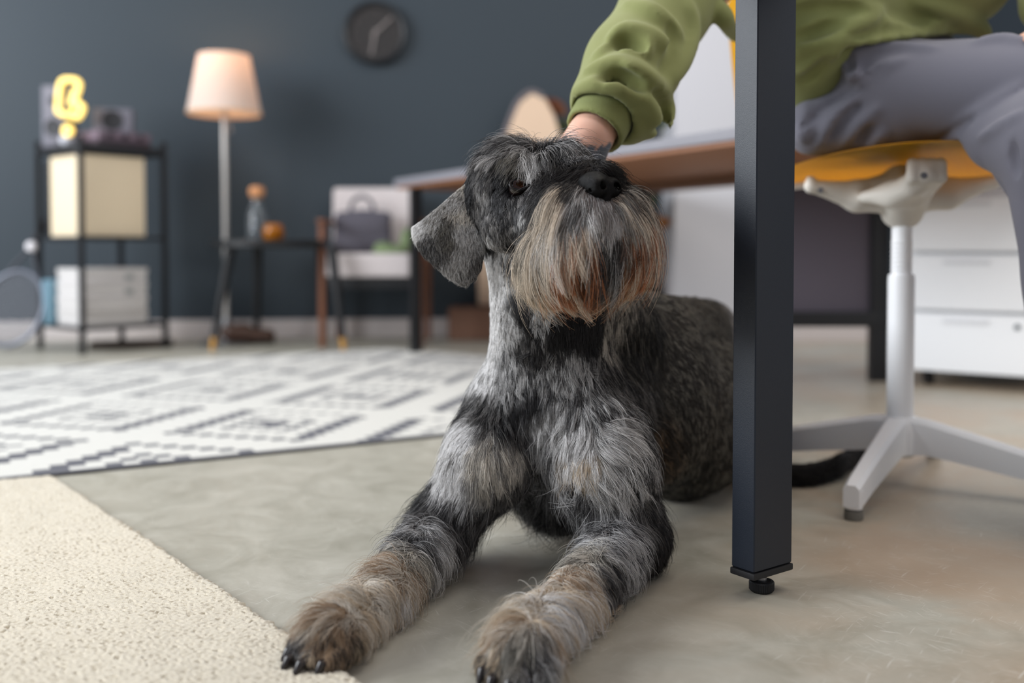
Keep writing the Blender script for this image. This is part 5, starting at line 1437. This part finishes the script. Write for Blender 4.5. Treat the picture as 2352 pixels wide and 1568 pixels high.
# opening where the cuff leaves the sleeve
cu0, cu1 = W(1408, 228, 1.468), W(1362, 306, 1.432)
cdir = cu1 - cu0; cdir /= np.linalg.norm(cdir)
sv.cap(cu0 + cdir * .020, cu1 + cdir * .2, .046, .052, k=.012, op='cut', pad=.03)
M_sw = mat('olive_sweatshirt', srgb(132, 136, 84), 0.92, bump=0.25, bscale=900, sheen=0.15, var=0.04, vscale=40)
swo = vol_obj('sweater', sv, M_sw, PR, smooth=2)
cv = Vol(np.minimum(cu0, cu1) - .09, np.maximum(cu0, cu1) + .09, .0028)
cv.cap(cu0 - cdir * .01, cu1 - cdir * .012, .0455, .0440, k=.01)
cv.cap(cu1 - cdir * .004, cu1 + cdir * .10, .0370, .0400, k=.006, op='cut')
pp_ = cu1 - cdir * 0.004
Xg, Yg, Zg = cv.ax[0][:, None, None], cv.ax[1][None, :, None], cv.ax[2][None, None, :]
pl_ = ((Xg - pp_[0]) * cdir[0] + (Yg - pp_[1]) * cdir[1] + (Zg - pp_[2]) * cdir[2])
cv.d = np.maximum(cv.d, pl_.astype(np.float32) - .002)
vol_obj('cuff', cv, mat('olive_rib_knit', srgb(128, 134, 80), 0.92, bump=0.35, bscale=500, sheen=0.15), swo, smooth=2)

# trousers
tv = Vol((0.48, 1.30, 0.0), (1.35, 2.12, 0.92), 0.0055)
tv.cap(W(2022, 214, 1.72), W(2620, 190, 1.50), .084, .078, k=.03)
tv.cap(W(1872, 292, 1.73), W(2040, 262, 1.71), .050, .072, k=.03)
tv.ell(W(1990, 260, 1.84), (.115, .12, .08), k=.05)
tv.cap(W(1958, 138, 1.68), W(2100, 150, 1.70), .024, .04, k=.03)
tv.ell(W(2060, 150, 1.84), (.13, .12, .06), k=.05)
tv.path([W(2175, 322, 1.655), W(2235, 312, 1.61), W(2305, 312, 1.57), W(2470, 330, 1.47)], [.008, .032, .058, .105], k=.006)
tv.cap(W(2470, 330, 1.47), W(2500, 640, 1.48), .100, .085, k=.03)
tv.cap(W(2500, 640, 1.48), W(2520, 1000, 1.50), .085, .09, k=.03)
tv.cap(W(2620, 180, 1.52), (1.22, 1.75, .12), .080, .07, k=.03)
tv.cap(W(2322, 400, 1.56), W(2345, 440, 1.55), .022, .020, k=.02)
tv.floor(0.07, .004)
Xg, Yg, Zg = tv.ax[0][:, None, None], tv.ax[1][None, :, None], tv.ax[2][None, None, :]
def seat_cut(vol):
    Xg, Yg, Zg = vol.ax[0][:, None, None], vol.ax[1][None, :, None], vol.ax[2][None, None, :]
    over = np.maximum(np.maximum(np.abs(Xg - HB[0] + .028) - .212, np.abs(Yg - HB[1] + .01) - .24), np.maximum(Zg - seat_z(Xg, Yg) - .001, .50 - Zg))
    vol.d = np.maximum(vol.d, -over.astype(np.float32))

for pts, r in (([(1925, 112), (1952, 150), (1962, 195)], .010), ([(1925, 112), (1890, 180), (1850, 255)], .010), ([(1960, 112), (2060, 108), (2150, 112)], .008), ([(2150, 322), (2220, 275), (2290, 232), (2350, 195)], .010),
               ([(1880, 330), (1910, 280), (1970, 225)], .009), ([(1935, 330), (1970, 290), (2020, 245)], .008), ([(2000, 335), (2030, 300)], .008), ([(1845, 320), (1850, 285)], .01), ([(1965, 195), (2020, 160), (2080, 138)], .008),
               ([(2250, 320), (2300, 290), (2350, 262)], .008), ([(2240, 100), (2300, 92), (2350, 96)], .009)):
    fold(tv, pts, r, y0=1.3, k=.012)
for pts, r in (([(1945, 130), (1952, 160)], .010), ([(1966, 192), (1930, 222), (1880, 252)], .006), ([(1885, 258), (1862, 276), (1838, 290)], .006), ([(2146, 330), (2200, 294), (2240, 268)], .006),
               ([(1900, 325), (1935, 275), (1975, 240)], .006), ([(1970, 325), (1995, 290)], .005), ([(1985, 185), (2030, 150)], .005), ([(2325, 330), (2335, 400)], .010)):
    fold(tv, pts, r, op='cut', inset=0.0, y0=1.3, k=.010)
seat_cut(tv)
vol_obj('trousers', tv, mat('grey_trousers', srgb(112, 111, 122), 0.85, bump=0.12, bscale=900, sheen=0.1), PR, smooth=2)
for c in (np.array([W(2520, 1000, 1.50)[0], 1.46, 0.0]), np.array([1.20, 1.72, 0.0])):
    so = Vol(c - [.08, .22, .01], c + [.08, .1, .14], .006)
    so.cap(c + [0, .02, .055], c + [0, -.13, .035], .045, .034, k=.03); so.floor(.003, .004)
    vol_obj('shoe', so, mat('black_shoe', srgb(40, 40, 44), .5), PR)
# the dog's dark tail lying on the floor under the chair
kp = spline([FL(1700, 1075, .014), FL(1790, 1092, .016), FL(1850, 1092, .018), FL(1910, 1076, .018), FL(1955, 1052, .018), FL(2012, 1046, .016)], 30)
TLV = Vol(kp.min(0) - .06, kp.max(0) + .06, .004)
TLV.path(list(kp), list(np.linspace(.020, .0135, 30)), k=.01); TLV.floor(.001, .004)
Vt, Ft = TLV.surface(1)
mt = npmesh('tail', Vt, Ft)
at = mt.color_attributes.new('coat', 'FLOAT_COLOR', 'POINT'); at.data.foreach_set('color', np.tile(np.array([.008, .007, .008, 1.0]), (len(Vt), 1)).astype(np.float32).ravel())
tl_o = link('tail', mt, MATS['dog_skin'], DOG)
Rt = scatter(Vt, Ft, np.where(Vt[:, 2] > .003, 3e5, 0.0), rng)
nn = len(Rt); kd = kdtree.KDTree(len(kp))
for i, p in enumerate(kp): kd.insert(p, i)
kd.balance()
di = np.gradient(kp, axis=0); di /= np.linalg.norm(di, axis=1, keepdims=True)
fl_ = np.array([di[kd.find(r)[1]] for r in Rt])
inf = [fl_, np.full(nn, .016), np.full(nn, .4), np.tile(BK, (nn, 1)), np.tile(DB, (nn, 1)), np.full(nn, .3)]
P, Rr, C = grow(TLV, Rt, 5, rng, clump=.4, csize=16, info=inf)
strands('tail_fur', P, Rr, C, M_fur, tl_o)
